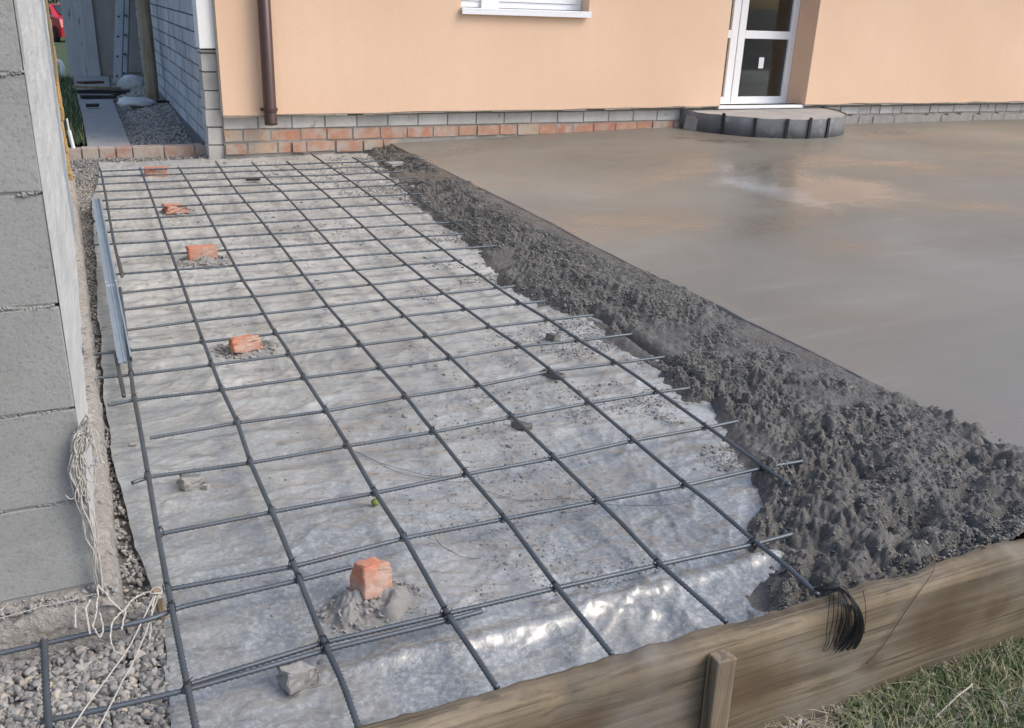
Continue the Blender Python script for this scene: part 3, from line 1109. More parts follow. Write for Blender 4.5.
# structural wall behind the plaster
mb = MB()
mb.box((1.30, YB + .13, -.2), (W0 - .1, YB + .30, ZT))
mb.box((W1 + .1, YB + .13, -.2), (D0 - .1, YB + .30, ZT))
mb.box((D1 + .1, YB + .13, -.2), (XR, YB + .30, ZT))
mb.box((W0 - .1, YB + .13, -.2), (W1 + .1, YB + .30, WZ - .03))
mb.box((W0 - .1, YB + .13, 2.45), (W1 + .1, YB + .30, ZT))
mb.box((D0 - .1, YB + .32, 2.45), (D1 + .1, YB + .42, ZT))
mb.box((D0 - .1, YB + .02, -.2), (D1 + .1, YB + .60, .30))
mb.box((1.30, 15.6, -.2), (XR, 15.8, ZT))
mb.box((XR - .2, YB + .30, -.2), (XR, 15.6, ZT))
mb.box((1.30, YB + .61, -.02), (XR - .2, 15.6, .12))
mb.build('inner_wall', MAT['dark_room'], house)
# plinth: grey block course, two red courses, mortar behind
mb = MB()
courses(mb, PX0 + .01, D0 - .001, YB, .12, zpl - .125, zpl - .022, .29, .012, .003)
mb.build('plinth_blocks', MAT['grey_block'], house)
mb = MB()
courses(mb, PX0 + .01, 6.2, YB + .004, .12, zpl - .240, zpl - .137, [.25, .25, .12, .23, .18], .016, .009, .1)
courses(mb, PX0 + .01, 2.82, YB - .004, .12, zpl - .352, zpl - .250, [.12, .12, .25, .11, .18], .018, .010)
mb.build('brick_courses', MAT['brick'], house)
mb = MB()
courses(mb, D1 + .0, XR, YB, .12, zpl - .10, zpl - .012, [.13, .26, .13, .2, .26], .012, .006)
mb.build('rough_plinth_blocks', MAT['grey_block'], house)
mb = MB()
mb.box((PX0, YB + .012, -.2), (XR, YB + .125, zpl + .02))
# mortar skirt at the right of the step
xs = np.linspace(8.25, XR, 60)
for i in range(len(xs) - 1):
    mb.box((xs[i], YB - .035 - random.uniform(0, .012), .0), (xs[i + 1], YB + .01, .195 + random.uniform(-.012, .012)))
mb.build('plinth_mortar', MAT['mortar'], house)
# corner pillar of grey blocks, foam above it
PL0 = float(atY(202.5, 70, YB + .03)[0])
zf = float(atY(208, 48.5, YB + .03)[2])
mb = MB()
z = -.10
k = 0
while z < zf - .01:
    h = min(.155, zf - z)
    mb.box((PL0 + random.uniform(-.006, .004), YB + .03 + random.uniform(-.004, .004), z), (PX0 + .005, YB + .26, z + h - .012), jit=.003)
    z += h
    k += 1
mb.build('corner_pillar', MAT['grey_block'], house)
mb = MB()
mb.box((PL0 + .008, YB + .04, -.1), (PX0 - .004, YB + .255, zf))
mb.build('pillar_mortar', MAT['mortar_dark'], house)
mb = MB()
F0 = float(atY(196.5, 10, YB - .02)[0])
mb.box((F0, YB - .02, zf + .002), (PX0 - .013, YB + .24, ZT), jit=.003)
mb.build('foam_edge', MAT['foam'], house, bevel=.004)
# white brick side wall
SXW = PL0
mb = MB()
z = .02
row = 0
while z < ZT:
    y = YB + .265 - (.13 if row % 2 else 0)
    while y < 15.8:
        a = max(y, YB + .265)
        mb.box((SXW + random.uniform(-.003, .003), a, z), (SXW + .12, min(y + .25, 15.8), z + .122), jit=.0015)
        y += .262
    z += .138
    row += 1
mb.build('side_brick_wall', MAT['white_brick'], house)
mb = MB()
mb.box((SXW + .012, YB + .262, -.2), (SXW + .13, 15.8, ZT))
mb.box((SXW - .03, YB + .27, -.15), (SXW + .01, 15.8, .045), jit=.01)
mb.build('side_mortar', MAT['mortar_dark'], house)
# roof
mb = MB()
mb.box((.45, 8.0, ZT), (XR + .4, 16.4, ZT + .12))
vs = [(.45, 8.0, ZT + .12), (XR + .4, 8.0, ZT + .12), (XR + .4, 16.4, ZT + .12), (.45, 16.4, ZT + .12), (2.5, 12.2, ZT + 2.4), (XR - 2, 12.2, ZT + 2.4)]
mb.add(vs, [(0, 1, 5, 4), (2, 3, 4, 5), (1, 2, 5), (3, 0, 4)])
mb.build('roof', MAT['grey_roof'], house)
# downpipe
px0 = float(atY(267.5, 60, YP - .09)[0])
dp = MB()
zbot = float(atY(272, 125, YP - .09)[2])
dp.tube([(px0, YP - .08, ZT), (px0, YP - .08, zbot + .02), (px0, YP - .085, zbot)], .055, 20)
pipe = dp.build('downpipe', MAT['brown_metal'], house, True)
cl = MB()
zc = float(atY(272, 110, YP - .09)[2])
cl.tube([(px0, YP - .08, zc - .014), (px0, YP - .08, zc + .014)], .061, 20)
cl.box((px0 - .072, YP - .055, zc - .01), (px0 + .072, YP, zc + .01))
cl.build('pipe_clamp', MAT['brown_metal'], pipe)
# window
wy = YP + .16
win = MB()
fz0 = WZ + .025
win.box((W0 + .0, wy, fz0), (W1, wy + .07, fz0 + .055))
win.box((W0, wy, fz0 + .055), (W0 + .06, wy + .07, 2.40))
win.box((W1 - .06, wy, fz0 + .055), (W1, wy + .07, 2.40))
win.box((W0, wy, 2.40), (W1, wy + .07, 2.45))
wo = win.build('window', MAT['white_plastic'], house, bevel=.006)
s = MB()
s.box((W0 + .062, wy - .016, fz0 + .058), (W1 - .062, wy + .05, fz0 + .13))
s.box((W0 + .062, wy - .016, 2.33), (W1 - .062, wy + .05, 2.395))
s.box((W0 + .062, wy - .016, fz0 + .13), (W0 + .13, wy + .05, 2.33))
s.box((W1 - .13, wy - .016, fz0 + .13), (W1 - .062, wy + .05, 2.33))
s.build('sash', MAT['white_plastic'], wo, bevel=.005)
s = MB()
s.box((W0 + .12, wy + .01, fz0 + .12), (W1 - .12, wy + .02, 2.34))
s.build('pane', MAT['glass'], wo)
s = MB()
s.box((W0 - .006, YP - .05, WZ - .002), (W1 + .006, wy, WZ + .022))
s.box((W0 - .006, YP - .05, WZ - .035), (W1 + .006, YP - .044, WZ - .002))
s.build('sill', MAT['white_plastic'], wo, bevel=.003)
s = MB()
sx = float(atY(496, 5, YP)[0])
s.box((sx - .09, wy - .03, WZ + .02), (sx + .08, wy - .018, 1.5), jit=.008)
s.build('protective_film', MAT['white_plastic'], wo)
# door


def dX(px, py):
    return float(atY(px, py, DY)[0])


def dZ(px, py):
    return float(atY(px, py, DY)[2])


gz0, gz1 = dZ(760, 96.4), dZ(766, 39)
rz1 = dZ(766, 31)
gl0, gl1 = dX(740.6, 68), dX(785, 68)
lg1 = dX(726.5, 68)
zd0 = dZ(755, 107)
door = MB()
door.box((D0, DY, zd0), (D1, DY + .07, zd0 + .05))
door.box((D0, DY, zd0 + .05), (D0 + .06, DY + .07, 2.40))
door.box((D1 - .06, DY, zd0 + .05), (D1, DY + .07, 2.40))
door.box((D0, DY, 2.40), (D1, DY + .07, 2.45))
do = door.build('door', MAT['white_plastic'], house, bevel=.006)
mid = (lg1 + gl0) / 2


def leaf(x0, x1, g0, g1):
    s = MB()
    y0, y1 = DY - .014, DY + .06
    s.box((x0, y0, zd0 + .052), (g0, y1, 2.398))
    s.box((g1, y0, zd0 + .052), (x1, y1, 2.398))
    s.box((g0, y0 + .002, zd0 + .052), (g1, y1, gz0))
    s.box((g0, y0 + .002, gz1), (g1, y1, rz1))
    s.box((g0, y0 + .002, 2.32), (g1, y1, 2.398))
    fo = s.build('leaf_frame', MAT['white_plastic'], do, bevel=.005)
    for a, b_ in ((gz0, gz1), (rz1, 2.32)):
        q = MB()
        q.box((g0 - .004, DY + .018, a - .004), (g1 + .004, DY + .03, b_ + .004))
        q.build('pane', MAT['glass'], do)
    return fo


leaf(D0 + .062, mid - .006, D0 + .13, lg1)
leaf(mid + .006, D1 - .062, gl0, gl1)
s = MB()
stx, stz = dX(762, 63), dZ(762, 63)
s.box((stx - .035, DY + .013, stz - .06), (stx + .035, DY + .0175, stz + .06))
s.build('sticker', MAT['white_plastic'], do)
s = MB()
s.box((D0 + .0, YB - .05, .302), (D1 - .005, DY - .001, zd0 + .004 if zd0 > .31 else .335))
s.build('threshold', MAT['white_plastic'], do, bevel=.004)
# pale things inside the room, seen dimly through the glass
s = MB()
s.box((7.6, 10.6, .12), (8.9, 11.3, .80))
bx_ = s.build('storage_box', MAT['white_plastic'])
tag(bx_, 'pale box standing inside the room behind the glazed door', 'box')

# ------------------------------------------------------------------ semicircular step
SC = (7.03, YB)
SR = 1.0
st0, st1 = .09, .292
step = thing('door_step', 'half-round concrete step wrapped in black roofing felt before the door', 'step', (SC[0], SC[1], st0))
ang = np.linspace(math.pi, 2 * math.pi, 49)
mb = MB()
vs = [(SC[0] + (SR - .012) * math.cos(a), SC[1] + (SR - .012) * math.sin(a), z) for z in (st0 - .05, st1) for a in ang]
n = len(ang)
mb.add(vs, [(i, i + 1, n + i + 1, n + i) for i in range(n - 1)] + [tuple(range(n, 2 * n))])
mb.build('concrete_core', MAT['concrete_dry'], step)
mb = MB()
vs = []
for a in ang:
    r = SR + random.uniform(-.004, .004)
    zt = st1 + .012 + random.uniform(-.006, .006)
    for rr_, zz in ((r, st0 - .02), (r, zt), (r - .006, zt), (r - .006, st0 - .02)):
        vs.append((SC[0] + rr_ * math.cos(a), SC[1] + rr_ * math.sin(a), zz))
mb.add(vs, [(i * 4 + k, i * 4 + 4 + k, i * 4 + 4 + (k + 1) % 4, i * 4 + (k + 1) % 4) for i in range(n - 1) for k in range(4)])
mb.build('felt_skirt', MAT['felt'], step, True)
for px in (722, 752, 785, 810, 827, 837):
    best = min(ang, key=lambda a: abs(px - (512 + FPX * ((ROT.T @ (np.array([SC[0] + SR * math.cos(a), SC[1] + SR * math.sin(a), .2]) - CAM))[0]) / -(ROT.T @ (np.array([SC[0] + SR * math.cos(a), SC[1] + SR * math.sin(a), .2]) - CAM))[2])))
    mb = MB()
    mt = Matrix.Translation((SC[0] + (SR + .004) * math.cos(best), SC[1] + (SR + .004) * math.sin(best), 0)) @ Matrix.Rotation(best, 4, 'Z')
    mb.box((0, -.016, st0 - .01), (.014, .016, st1 + random.uniform(.01, .035)), mat=mt)
    mb.build('lath', MAT['lath'], step)


# irregular broken pieces ------------------------------------------------
def chunk(name, size, mat, seed, cut=None, rough=.04, sub=4, flat_bottom=True):
    rng = np.random.default_rng(seed)
    bm = bmesh.new()
    bmesh.ops.create_cube(bm, size=1)
    if cut:
        for co, no in cut:
            bmesh.ops.bisect_plane(bm, geom=bm.verts[:] + bm.edges[:] + bm.faces[:], plane_co=co, plane_no=no, clear_outer=True)
            ed = [e for e in bm.edges if e.is_boundary]
            if ed:
                bmesh.ops.holes_fill(bm, edges=ed)
    bmesh.ops.bevel(bm, geom=bm.edges[:], offset=.035, segments=1, affect='EDGES')
    bmesh.ops.triangulate(bm, faces=bm.faces[:])
    for _ in range(2 if sub > 2 else 1):
        bmesh.ops.subdivide_edges(bm, edges=bm.edges[:], cuts=1, use_grid_fill=True)
        bmesh.ops.triangulate(bm, faces=bm.faces[:])
    for vv in bm.verts:
        p = vv.co
        nz = np.array([vnoise(np.array([p.x * 4 + 9 + seed]), np.array([p.y * 4 + p.z * 3.1]), 5 + i)[0] for i in range(3)])
        fz = rng.uniform(-1, 1, 3) * .35
        vv.co += Vector((nz + fz) * rough)
        vv.co = Vector((vv.co.x * size[0], vv.co.y * size[1], vv.co.z * size[2]))
    me = bpy.data.meshes.new(name)
    bm.to_mesh(me)
    bm.free()
    return link(name, me, mat)


kb = chunk('stone_block', (.13, .16, .17), MAT['concrete_dry'], 51, rough=.07)
q = at(687, 129, .10)
kb.location = (6.10, 8.44, .165)
kb.rotation_euler = (.1, .05, .3)
tag(kb, 'small pale stone block jammed against the left end of the felt step', 'stone')

# ------------------------------------------------------------------ left block wall
wall = thing('block_wall', 'grey concrete block wall with white rendered side at the left edge', 'wall', (-.07, 2.05, 0))
WX, WY0, WY1 = -.07, 2.05, 7.30
mb = MB()
zz = [.055, .284, .510, .744, .980, 1.208, 1.437, 1.666, 1.9, 2.13, 2.36]
for r in range(len(zz) - 1):
    xr = WX - .001
    off = .22 if r == 0 else random.uniform(.25, .4)
    first = True
    while xr > -2.6:
        L = off if first else .40
        mb.box((xr - L + .004, WY0 + random.uniform(-.003, .003), zz[r] + .003), (xr, WY0 + .19, zz[r + 1] - .003), jit=.0015)
        xr -= L
        first = False
mb.build('block_face', MAT['block'], wall, bevel=.003)
mb = MB()
mb.box((-2.6, WY0 + .0035, .03), (WX - .012, WY0 + .185, zz[-1]))
mb.build('mortar_joint', MAT['mound'], wall)
# squeezed-out mortar along the bed joints
bpos, bsz = [], []
for zq in zz[1:-1]:
    n = 2600
    xs = RNG.uniform(-1.2, WX - .004, n)
    k = fbm(xs, xs * 0 + zq * 7, 14, 3, 155) > -.45
    xs = xs[k]
    bpos.append(np.stack([xs, WY0 + .002 + 0 * xs, zq + .004 * fbm(xs, xs * 0, 30, 3, 156) + RNG.normal(0, .0015, len(xs))], -1))
    bsz.append(RNG.uniform(.002, .0075, len(xs)))
v, f = scatter_stones(np.concatenate(bpos), np.concatenate(bsz), 1, .8, .2)
fast_mesh('mortar_bead', v, f, MAT['mound'], wall)
# rendered side face
ky = np.concatenate([np.linspace(WY0 - .0, 4, 120), np.linspace(4.03, WY1, 60)])
kz = np.linspace(.0, 2.36, 130)
KY, KZ = np.meshgrid(ky, kz, indexing='ij')
KX = WX + .006 * fbm(KY, KZ, 5, 4, 150) * (1 - np.exp(-(KY - WY0) / .05)) - .004 * np.exp(-((KY - 3.2) / .02) ** 2)
f = grid_faces(*KX.shape)
v = np.stack([KX, KY, KZ], -1).reshape(-1, 3)
fast_mesh('rendered_side', v, f[:, ::-1], MAT['white_render'], wall)
mb = MB()
mb.box((-2.6, WY0 + .19, -.1), (WX - .012, WY1, 2.36))
mb.build('wall_core', MAT['mortar'], wall)
mb = MB()
mb.box((WX - .004, 5.4, .03), (WX + .012, 5.62, 2.36))
mb.build('metal_strip', MAT['steel_strip'], wall)
mb = MB()
zq = -.02
while zq < 2.3:
    h = random.uniform(.05, .16)
    mb.box((WX - .03, WY1 - .0 + random.uniform(0, .03), zq), (WX + .022 + random.uniform(-.004, .004), WY1 + .34 + random.uniform(-.02, .03), zq + h), jit=.006)
    zq += h - .002
mb.build('foam_strip', MAT['yellow_foam'], wall, bevel=.008)
mb = MB()
mb.box((WX - .02, WY1 - .16, .75), (WX + .022, WY1 - .01, 2.36), jit=.004)
mb.build('edge_batten', MAT['post_wood'], wall)
# footing: long rough beam
ky = np.concatenate([np.linspace(1.99, 3.2, 150), np.linspace(3.22, 7.5, 150)])
prof = [(-.075, .038), (-.055, .034), (-.040, .018), (-.033, -.01), (-.031, -.05), (-.030, -.11)]
PYs, PI = np.meshgrid(ky, np.arange(len(prof)), indexing='ij')
FXx = np.array([p[0] for p in prof])[PI] + .006 * fbm(PYs, PI * .9, 14, 3, 160)
FZz = np.array([p[1] for p in prof])[PI] + .004 * fbm(PYs, PI * 1.3, 22, 3, 165)
v = np.stack([FXx, PYs, FZz], -1).reshape(-1, 3)
fast_mesh('footing_side', v, grid_faces(*FXx.shape), MAT['footing'], wall)
kx = np.linspace(-2.6, -.033, 420)
prof = [(2.06, .052), (2.035, .048), (2.015, .034), (2.0, .010), (1.994, -.03), (1.99, -.11)]
PXs, PI = np.meshgrid(kx, np.arange(len(prof)), indexing='ij')
FYy = np.array([p[0] for p in prof])[PI] + .006 * fbm(PXs, PI * .9, 16, 3, 170)
FZz = np.array([p[1] for p in prof])[PI] + .006 * fbm(PXs, PI * 1.3, 30, 3, 175)
v = np.stack([PXs, FYy, FZz], -1).reshape(-1, 3)
fast_mesh('footing_front', v, grid_faces(*FYy.shape)[:, ::-1], MAT['footing'], wall)
n = 420
xs = RNG.uniform(-.6, -.04, n)
s_ = RNG.uniform(.004, .012, n)
v, f = scatter_stones(np.stack([xs, RNG.uniform(2.012, 2.05, n), RNG.uniform(.036, .05, n)], -1), s_, 1, .8, .2)
fast_mesh('mortar_crumbs', v, f, MAT['mound'], wall, smooth=False)


# ------------------------------------------------------------------ twine and peg
def wob(pts, amp, n=40, seed=0):
    P = np.array([[float(c) for c in p] for p in pts])
    s = np.linspace(0, 1, len(P))
    q = np.linspace(0, 1, n)
    # Catmull-like smooth: cubic through interp + smoothing
    out = np.stack([np.interp(q, s, P[:, i]) for i in range(3)], -1)
    for _ in range(3):
        out[1:-1] = (out[:-2] + 2 * out[1:-1] + out[2:]) / 4
    for i in range(3):
        out[1:-1, i] += amp * vnoise(q[1:-1] * n * .35 + seed * 3.7, q[1:-1] * 0 + seed, i)
    return out


peg = MB()
pb = at(166, 628, -.10)
pt = atY(156, 590, pb[1] - .01)
d = Vector(pt - pb)
peg.tube([pb, pb + (pt - pb) * .5, pt], [.011, .0105, .009], 7)
o = peg.build('wooden_peg', MAT['peg_wood'])
tag(o, 'short round wooden peg with white twine looped over its top', 'peg')

YW = 2.035
tw = MB()
sx_ = [(88, 418), (80, 440), (76, 470), (82, 500), (90, 530), (96, 560), (100, 592)]
# frayed hank hanging at the wall corner
for k in range(70):
    endk = random.uniform(.45, 1.0)
    pts = []
    for i, (px, py) in enumerate(sx_[:4] if k < 56 else sx_):
        y = YW - random.uniform(.0, .02)
        pts.append(atY(px + random.uniform(-8, 9) * (1 if 0 < i < 5 else .35), py + random.uniform(-4, 4), y))
    if k < 56:
        n_ = max(2, int(len(pts) * endk))
        pts = pts[:n_ + 1]
    tw.tube(wob(pts, .0045, 34, k), .0011 + random.uniform(0, .0012), 5)
# curls on the sides
for k in range(12):
    a = atY(random.uniform(74, 96), random.uniform(425, 480), YW - .012)
    b_ = a + np.array([random.uniform(-.03, .03), -.006, -random.uniform(.03, .09)])
    c_ = b_ + np.array([random.uniform(-.02, .02), 0, random.uniform(-.01, .03)])
    tw.tube(wob([a, b_, c_], .004, 16, 40 + k), .0015, 5)
hank = tw.build('twine_hank', MAT['twine'], None, True)
tag(hank, 'frayed hank of dirty white twine hanging from the block wall corner', 'twine')
tw = MB()
gz_ = -.032
pk = atY(156, 592, pb[1] - .01)
# from the hank to the peg and loops lying around
segs = [
    [atY(98, 585, YW - .02), at(112, 602, .05), at(122, 612, .02), at(132, 600, .015), at(145, 592, .015), pk],
    [atY(98, 585, YW - .02), at(97, 610, .045), at(93, 628, .035), at(100, 638, .03), at(104, 630, .035), at(99, 612, .045)],
    [at(90, 600, .055), at(86, 609, .055), at(76, 606, .052), at(75, 620, .045), at(76, 628, .035)],
    [at(122, 612, .02), at(113, 620, .02), at(110, 638, .02), at(114, 651, -.01), at(121, 655, gz_), at(127, 652, gz_)],
    [at(122, 612, .02), at(126, 608, .02), at(123, 622, .01), at(122, 630, .0)],
    [pk, at(153, 604, .01), at(151, 620, -.01), at(150, 640, gz_)],
    [at(86, 608, .055), at(88, 622, .045), at(90, 634, .035)],
]
for k, sg in enumerate(segs):
    c = wob(sg, .0012, 46, 70 + k)
    tw.tube(c, .0021 - .0004 * (k % 2), 6)
    # twist
    off = np.array([[.0016 * math.cos(i * 1.3), .0016 * math.sin(i * 1.3), .001] for i in range(len(c))])
    tw.tube(c + off, .0013, 5)
# knot on the peg
for k in range(5):
    a0 = random.uniform(0, 6)
    tw.tube([pk + np.array([.013 * math.cos(a0 + a), .013 * math.sin(a0 + a), -.004 * k + .002 + .003 * math.sin(2 * a)]) for a in np.linspace(0, 5.8, 16)], .0024, 5)
# two straight runs towards the camera
tw.tube(wob([pk, at(127, 652, -.02), at(98, 690, -.0), at(62, 742, .03)], .0008, 30, 90), .0019, 6)
tw.tube(wob([pk + np.array([.006, 0, -.01]), at(140, 648, -.02), at(118, 690, .0), at(90, 745, .03)], .0008, 30, 91), .0018, 6)
tw.tube(wob([at(-20, 623, .048), at(40, 607, .05), at(98, 594, .05)], .001, 20, 92), .0011, 5)
o = tw.build('twine', MAT['twine'], None, True)
tag(o, 'white twine looped over the peg and running across the gravel', 'twine')

# ------------------------------------------------------------------ shuttering board
BY0, BY1, BZ1, BZ0 = 1.318, 1.375, .045, -.305
kn = [tuple(atY(759, 680, BY0)) + (.10,), tuple(atY(947, 606, BY0)) + (.10,), tuple(atY(955, 622, BY0)) + (.07,), tuple(atY(1005, 600, BY0)) + (.045,), tuple(atY(590, 715, BY0)) + (.06,), tuple(atY(880, 655, BY0)) + (.03,)]
MAT['board'] = M_wood('weathered_board', (.135, .104, .066), (.20, .157, .10), (.27, .22, .152), (1.6, 13, 13), kn)
nx = 420
xs = np.linspace(.05, 3.9, nx)
ring = [(0, 0)] + []
prof = []
for a in np.linspace(0, 1, 9):
    prof.append((BY0, BZ0 + (BZ1 - BZ0) * a))
for a in np.linspace(0, 1, 4)[1:]:
    prof.append((BY0 + (BY1 - BY0) * a, BZ1))
for a in np.linspace(1, 0, 6)[1:]:
    prof.append((BY1, BZ0 + (BZ1 - BZ0) * a))
prof = np.array(prof)
npf = len(prof)
VX = np.repeat(xs[:, None], npf, 1)
VY = np.repeat(prof[None, :, 0], nx, 0) + .0025 * fbm(VX, prof[None, :, 1] + 0 * VX, 5, 4, 180)
VZ = np.repeat(prof[None, :, 1], nx, 0)
topm = VZ > BZ1 - .03
VZ = VZ + np.where(topm, .006 * fbm(VX, VY * 3, 5, 5, 185) + .0035 * fbm(VX, VY * 5, 26, 3, 188), 0)
# worn knot hollow in the top edge
kx0 = float(at(560, 682, BZ1)[0])
VZ -= np.where(topm, .020 * np.exp(-((VX - kx0) / .03) ** 2) * (VY < BY0 + .03), 0)
VY += np.where((prof[None, :, 0] < BY0 + .001), .012 * np.exp(-((VX - kx0) / .045) ** 2) * np.exp(-((VZ - BZ1 + .03) / .05) ** 2), 0)
f = []
i = np.arange(nx - 1)[:, None]
k = np.arange(npf)[None, :]
k2 = (k + 1) % npf
f = np.stack([i * npf + k, i * npf + k2, (i + 1) * npf + k2, (i + 1) * npf + k], -1).reshape(-1, 4)
v = np.stack([VX, VY, VZ], -1).reshape(-1, 3)
board = fast_mesh('formwork_board', v, f[:, ::-1], MAT['board'], smooth=False)
tag(board, 'weathered wooden shuttering board on edge along the near side', 'board')
# stake holding it
mb = MB()
a = atY(714, 641, 1.30)
xb = float(atY(704, 728, 1.30)[0])
vs = []
for (dx, dy) in ((0, 0), (.056, .004), (.056, .0), (0, .0)):
    pass
for z, x in ((-.42, xb - .035), (-.25, xb), (.02, float(a[0])), (.036, float(a[0]) + .002)):
    vs += [(x, 1.278, z), (x + .052, 1.276, z - .002), (x + .052, 1.315, z), (x, 1.315, z)]
fs = []
for i in range(3):
    for k in range(4):
        fs.append((i * 4 + k, i * 4 + (k + 1) % 4, i * 4 + 4 + (k + 1) % 4, i * 4 + 4 + k))
fs += [(3, 2, 1, 0), (12, 13, 14, 15)]
mb.add(vs, fs)
o = mb.build('wooden_stake', MAT['stake_wood'], bevel=.004)
tag(o, 'square wooden stake driven in front of the shuttering board', 'stake')

# black wire bundle over the board
mb = MB()
for k in range(40):
    j = random.gauss(0, .35)
    spread = random.uniform(-1, 1)
    p0 = at(822 + 5 * spread, 590 + 3 * j, .05) + np.array([-.004, .012, -.004])
    p1 = at(829, 589 + 2 * j, .062)
    p2 = np.array([float(atY(842, 587, 1.36)[0]) + .006 * j, 1.36, BZ1 + .022 + .004 * abs(j)])
    p3 = atY(856 + 3 * spread, 604 + 2 * j, 1.305 - .008 * abs(j))
    p4 = atY(860 + 5 * spread + (2 * j), 624, 1.298 - .006 * abs(j))
    p5 = atY(852 + 10 * spread, 640 + 4 * j, 1.302 - .004 * abs(j))
    p6 = atY(844 + 12 * spread, 648 + 6 * j, 1.306)
    pts = [p0, p1, p2, p3, p4, p5, p6]
    P = np.array([[float(c) for c in p] for p in pts])
    mb.tube(wob(P, .0006, 26, 200 + k), .0011, 5)
for k in range(15):
    e = random.uniform(-12, 8)
    mb.tube(wob([at(826, 589, .062), np.array([float(atY(843 + e * .5, 588, 1.36)[0]), 1.36, BZ1 + .016 + random.uniform(0, .01)]), atY(849 + e * .7, 602, 1.303),
                 atY(852 + e, 622, 1.301), atY(846 + e * 1.2, 640 + random.uniform(-6, 6), 1.305)], .0012, 22, 300 + k), .0009, 5)
for k in range(3):
    mb.tube(wob([atY(838 - 4 * k, 592, 1.312), atY(838 - 5 * k, 618, 1.31), atY(832 - 3 * k, 642, 1.308), atY(826 - 2 * k, 652, 1.31)], .001, 16, 260 + k), .0008, 5)
mb.tube(wob([atY(863, 590, 1.312), atY(866, 610, 1.305), atY(864, 634, 1.308)], .001, 12, 270), .0008, 5)
o = mb.build('wire_bundle', MAT['wire'], None, True)
tag(o, 'bundle of black tie wire draped over the shuttering board', 'wire bundle')
mb = MB()
mb.tube(wob([at(936, 562, BZ1 + .005), atY(934, 571, BY0 - .006), atY(905, 612, BY0 - .007), atY(880, 650, BY0 - .007), atY(866, 664, BY0 - .006)], .0006, 30, 280), .0011, 5)
o = mb.build('loose_wire', MAT['rust'], None, True)
tag(o, 'single thin wire hanging slantwise down the board', 'wire')
mb = MB()
for (px, py) in ((937, 563), (982, 549)):
    q = at(px, py, BZ1)
    for k in range(4):
        mb.tube([q + np.array([random.uniform(-.012, .012), random.uniform(-.01, .01), .003]), q + np.array([random.uniform(-.02, .02), random.uniform(-.02, .02), random.uniform(.01, .02)])], .0012, 5)
    nailo = mb.build('nail', MAT['rust'])
    tag(nailo, 'rusty nail and wire twist on the board top %s' % ('above the slanting wire' if px < 950 else 'nearest the right edge'), 'nail')
    mb = MB()

# thin loose wires on the film
for L, lab in (([(355, 449), (380, 462), (430, 473), (475, 471)], 'thin curved wire offcut, upper one of the pair starting at a bar crossing'),
               ([(365, 455), (400, 470), (450, 480), (485, 478)], 'thin curved wire offcut, lower one of the pair starting at a bar crossing'),
               ([(480, 487), (520, 500), (570, 497), (610, 504), (660, 505), (690, 500)], 'longest thin wire offcut waving across the film at mid right'),
               ([(425, 520), (440, 546), (463, 555), (480, 556)], 'thin wire offcut bent beside the brick chunk nearest the board')):
    mb = MB()
    pts = [at(px, py, -.048) for px, py in L]
    for p in pts:
        p[2] = float(sheet_z(np.array(p[0]), np.array(p[1]))) + .006
    mb.tube(wob(pts, .001, 40, int(L[0][0])), .0007, 4)
    o = mb.build('wire_offcut', MAT['wire'], None, True)
    tag(o, lab, 'wire', 'thin wire offcuts on the film')


# ------------------------------------------------------------------ bricks, mortar pats, rubble
def sz_(p):
    return float(sheet_z(np.array(p[0]), np.array(p[1])))


def mound(px, py, rx, ry, h, seed, n, label, smin=.006, smax=.016, dx=0, dy=0):
    c = at(px, py, ZG)
    th = np.linspace(0, 2 * math.pi, 121)[:-1]
    rr_ = np.linspace(0, 1, 44)
    T, Rr = np.meshgrid(th, rr_, indexing='ij')
    edge = 1 + .16 * fbm(np.cos(T) * 2 + seed, np.sin(T) * 2, 1, 3, seed)
    X = c[0] + rx * Rr * edge * np.cos(T)
    Y = c[1] + ry * Rr * edge * np.sin(T)
    Z = sheet_z(X, Y) - .003 + h * (1 - Rr ** 2.4) * (.85 + .55 * fbm(X, Y, 15, 2, seed + 1)) + (.28 * h * np.abs(fbm(X, Y, 34, 2, seed + 2)) + .003 * fbm(X, Y, 120, 2, seed + 3)) * (1 - Rr ** 4)
    v = np.stack([X, Y, Z], -1).reshape(-1, 3)
    nt_, nr = X.shape
    i = np.arange(nt_)[:, None]
    k = np.arange(nr - 1)[None, :]
    i2 = (i + 1) % nt_
    f = np.stack([i * nr + k, i * nr + k + 1, i2 * nr + k + 1, i2 * nr + k], -1).reshape(-1, 4)
    # clods merged in as quads with a repeated corner avoided: separate tri mesh joined through from_pydata
    a = RNG.uniform(0, 2 * math.pi, n)
    q = np.sqrt(RNG.random(n)) * 1.05
    xx, yy_ = c[0] + rx * q * np.cos(a), c[1] + ry * q * np.sin(a)
    s = RNG.uniform(smin, smax, n)
    zc = sheet_z(xx, yy_) + h * np.clip(1 - q ** 2.2, 0, 1) * .75
    v2, f2 = scatter_stones(np.stack([xx, yy_, zc + s * .3], -1), s, 2, .8, .12)
    allv = np.concatenate([v, v2])
    tri = np.concatenate([f[:, [0, 1, 2]], f[:, [0, 2, 3]], f2 + len(v)])
    o = fast_mesh('mortar_pat', allv, tri, MAT['mound'], smooth=False)
    return tag(o, label, 'mortar', 'mortar pats under the brick supports')


mound(369, 607, .128, .090, .046, 301, 190, 'largest crumbly pat of mortar around the brick nearest the board', .003, .010)
mound(246, 350, .13, .10, .024, 311, 260, 'mortar pat under the second nearest brick support', .005, .013)
mound(205, 264, .14, .15, .020, 321, 260, 'mortar pat under the upright red brick in the middle', .006, .014)
mound(176, 213, .11, .12, .016, 331, 130, 'mortar pat under the low brick piece towards the kerb', .006, .014)


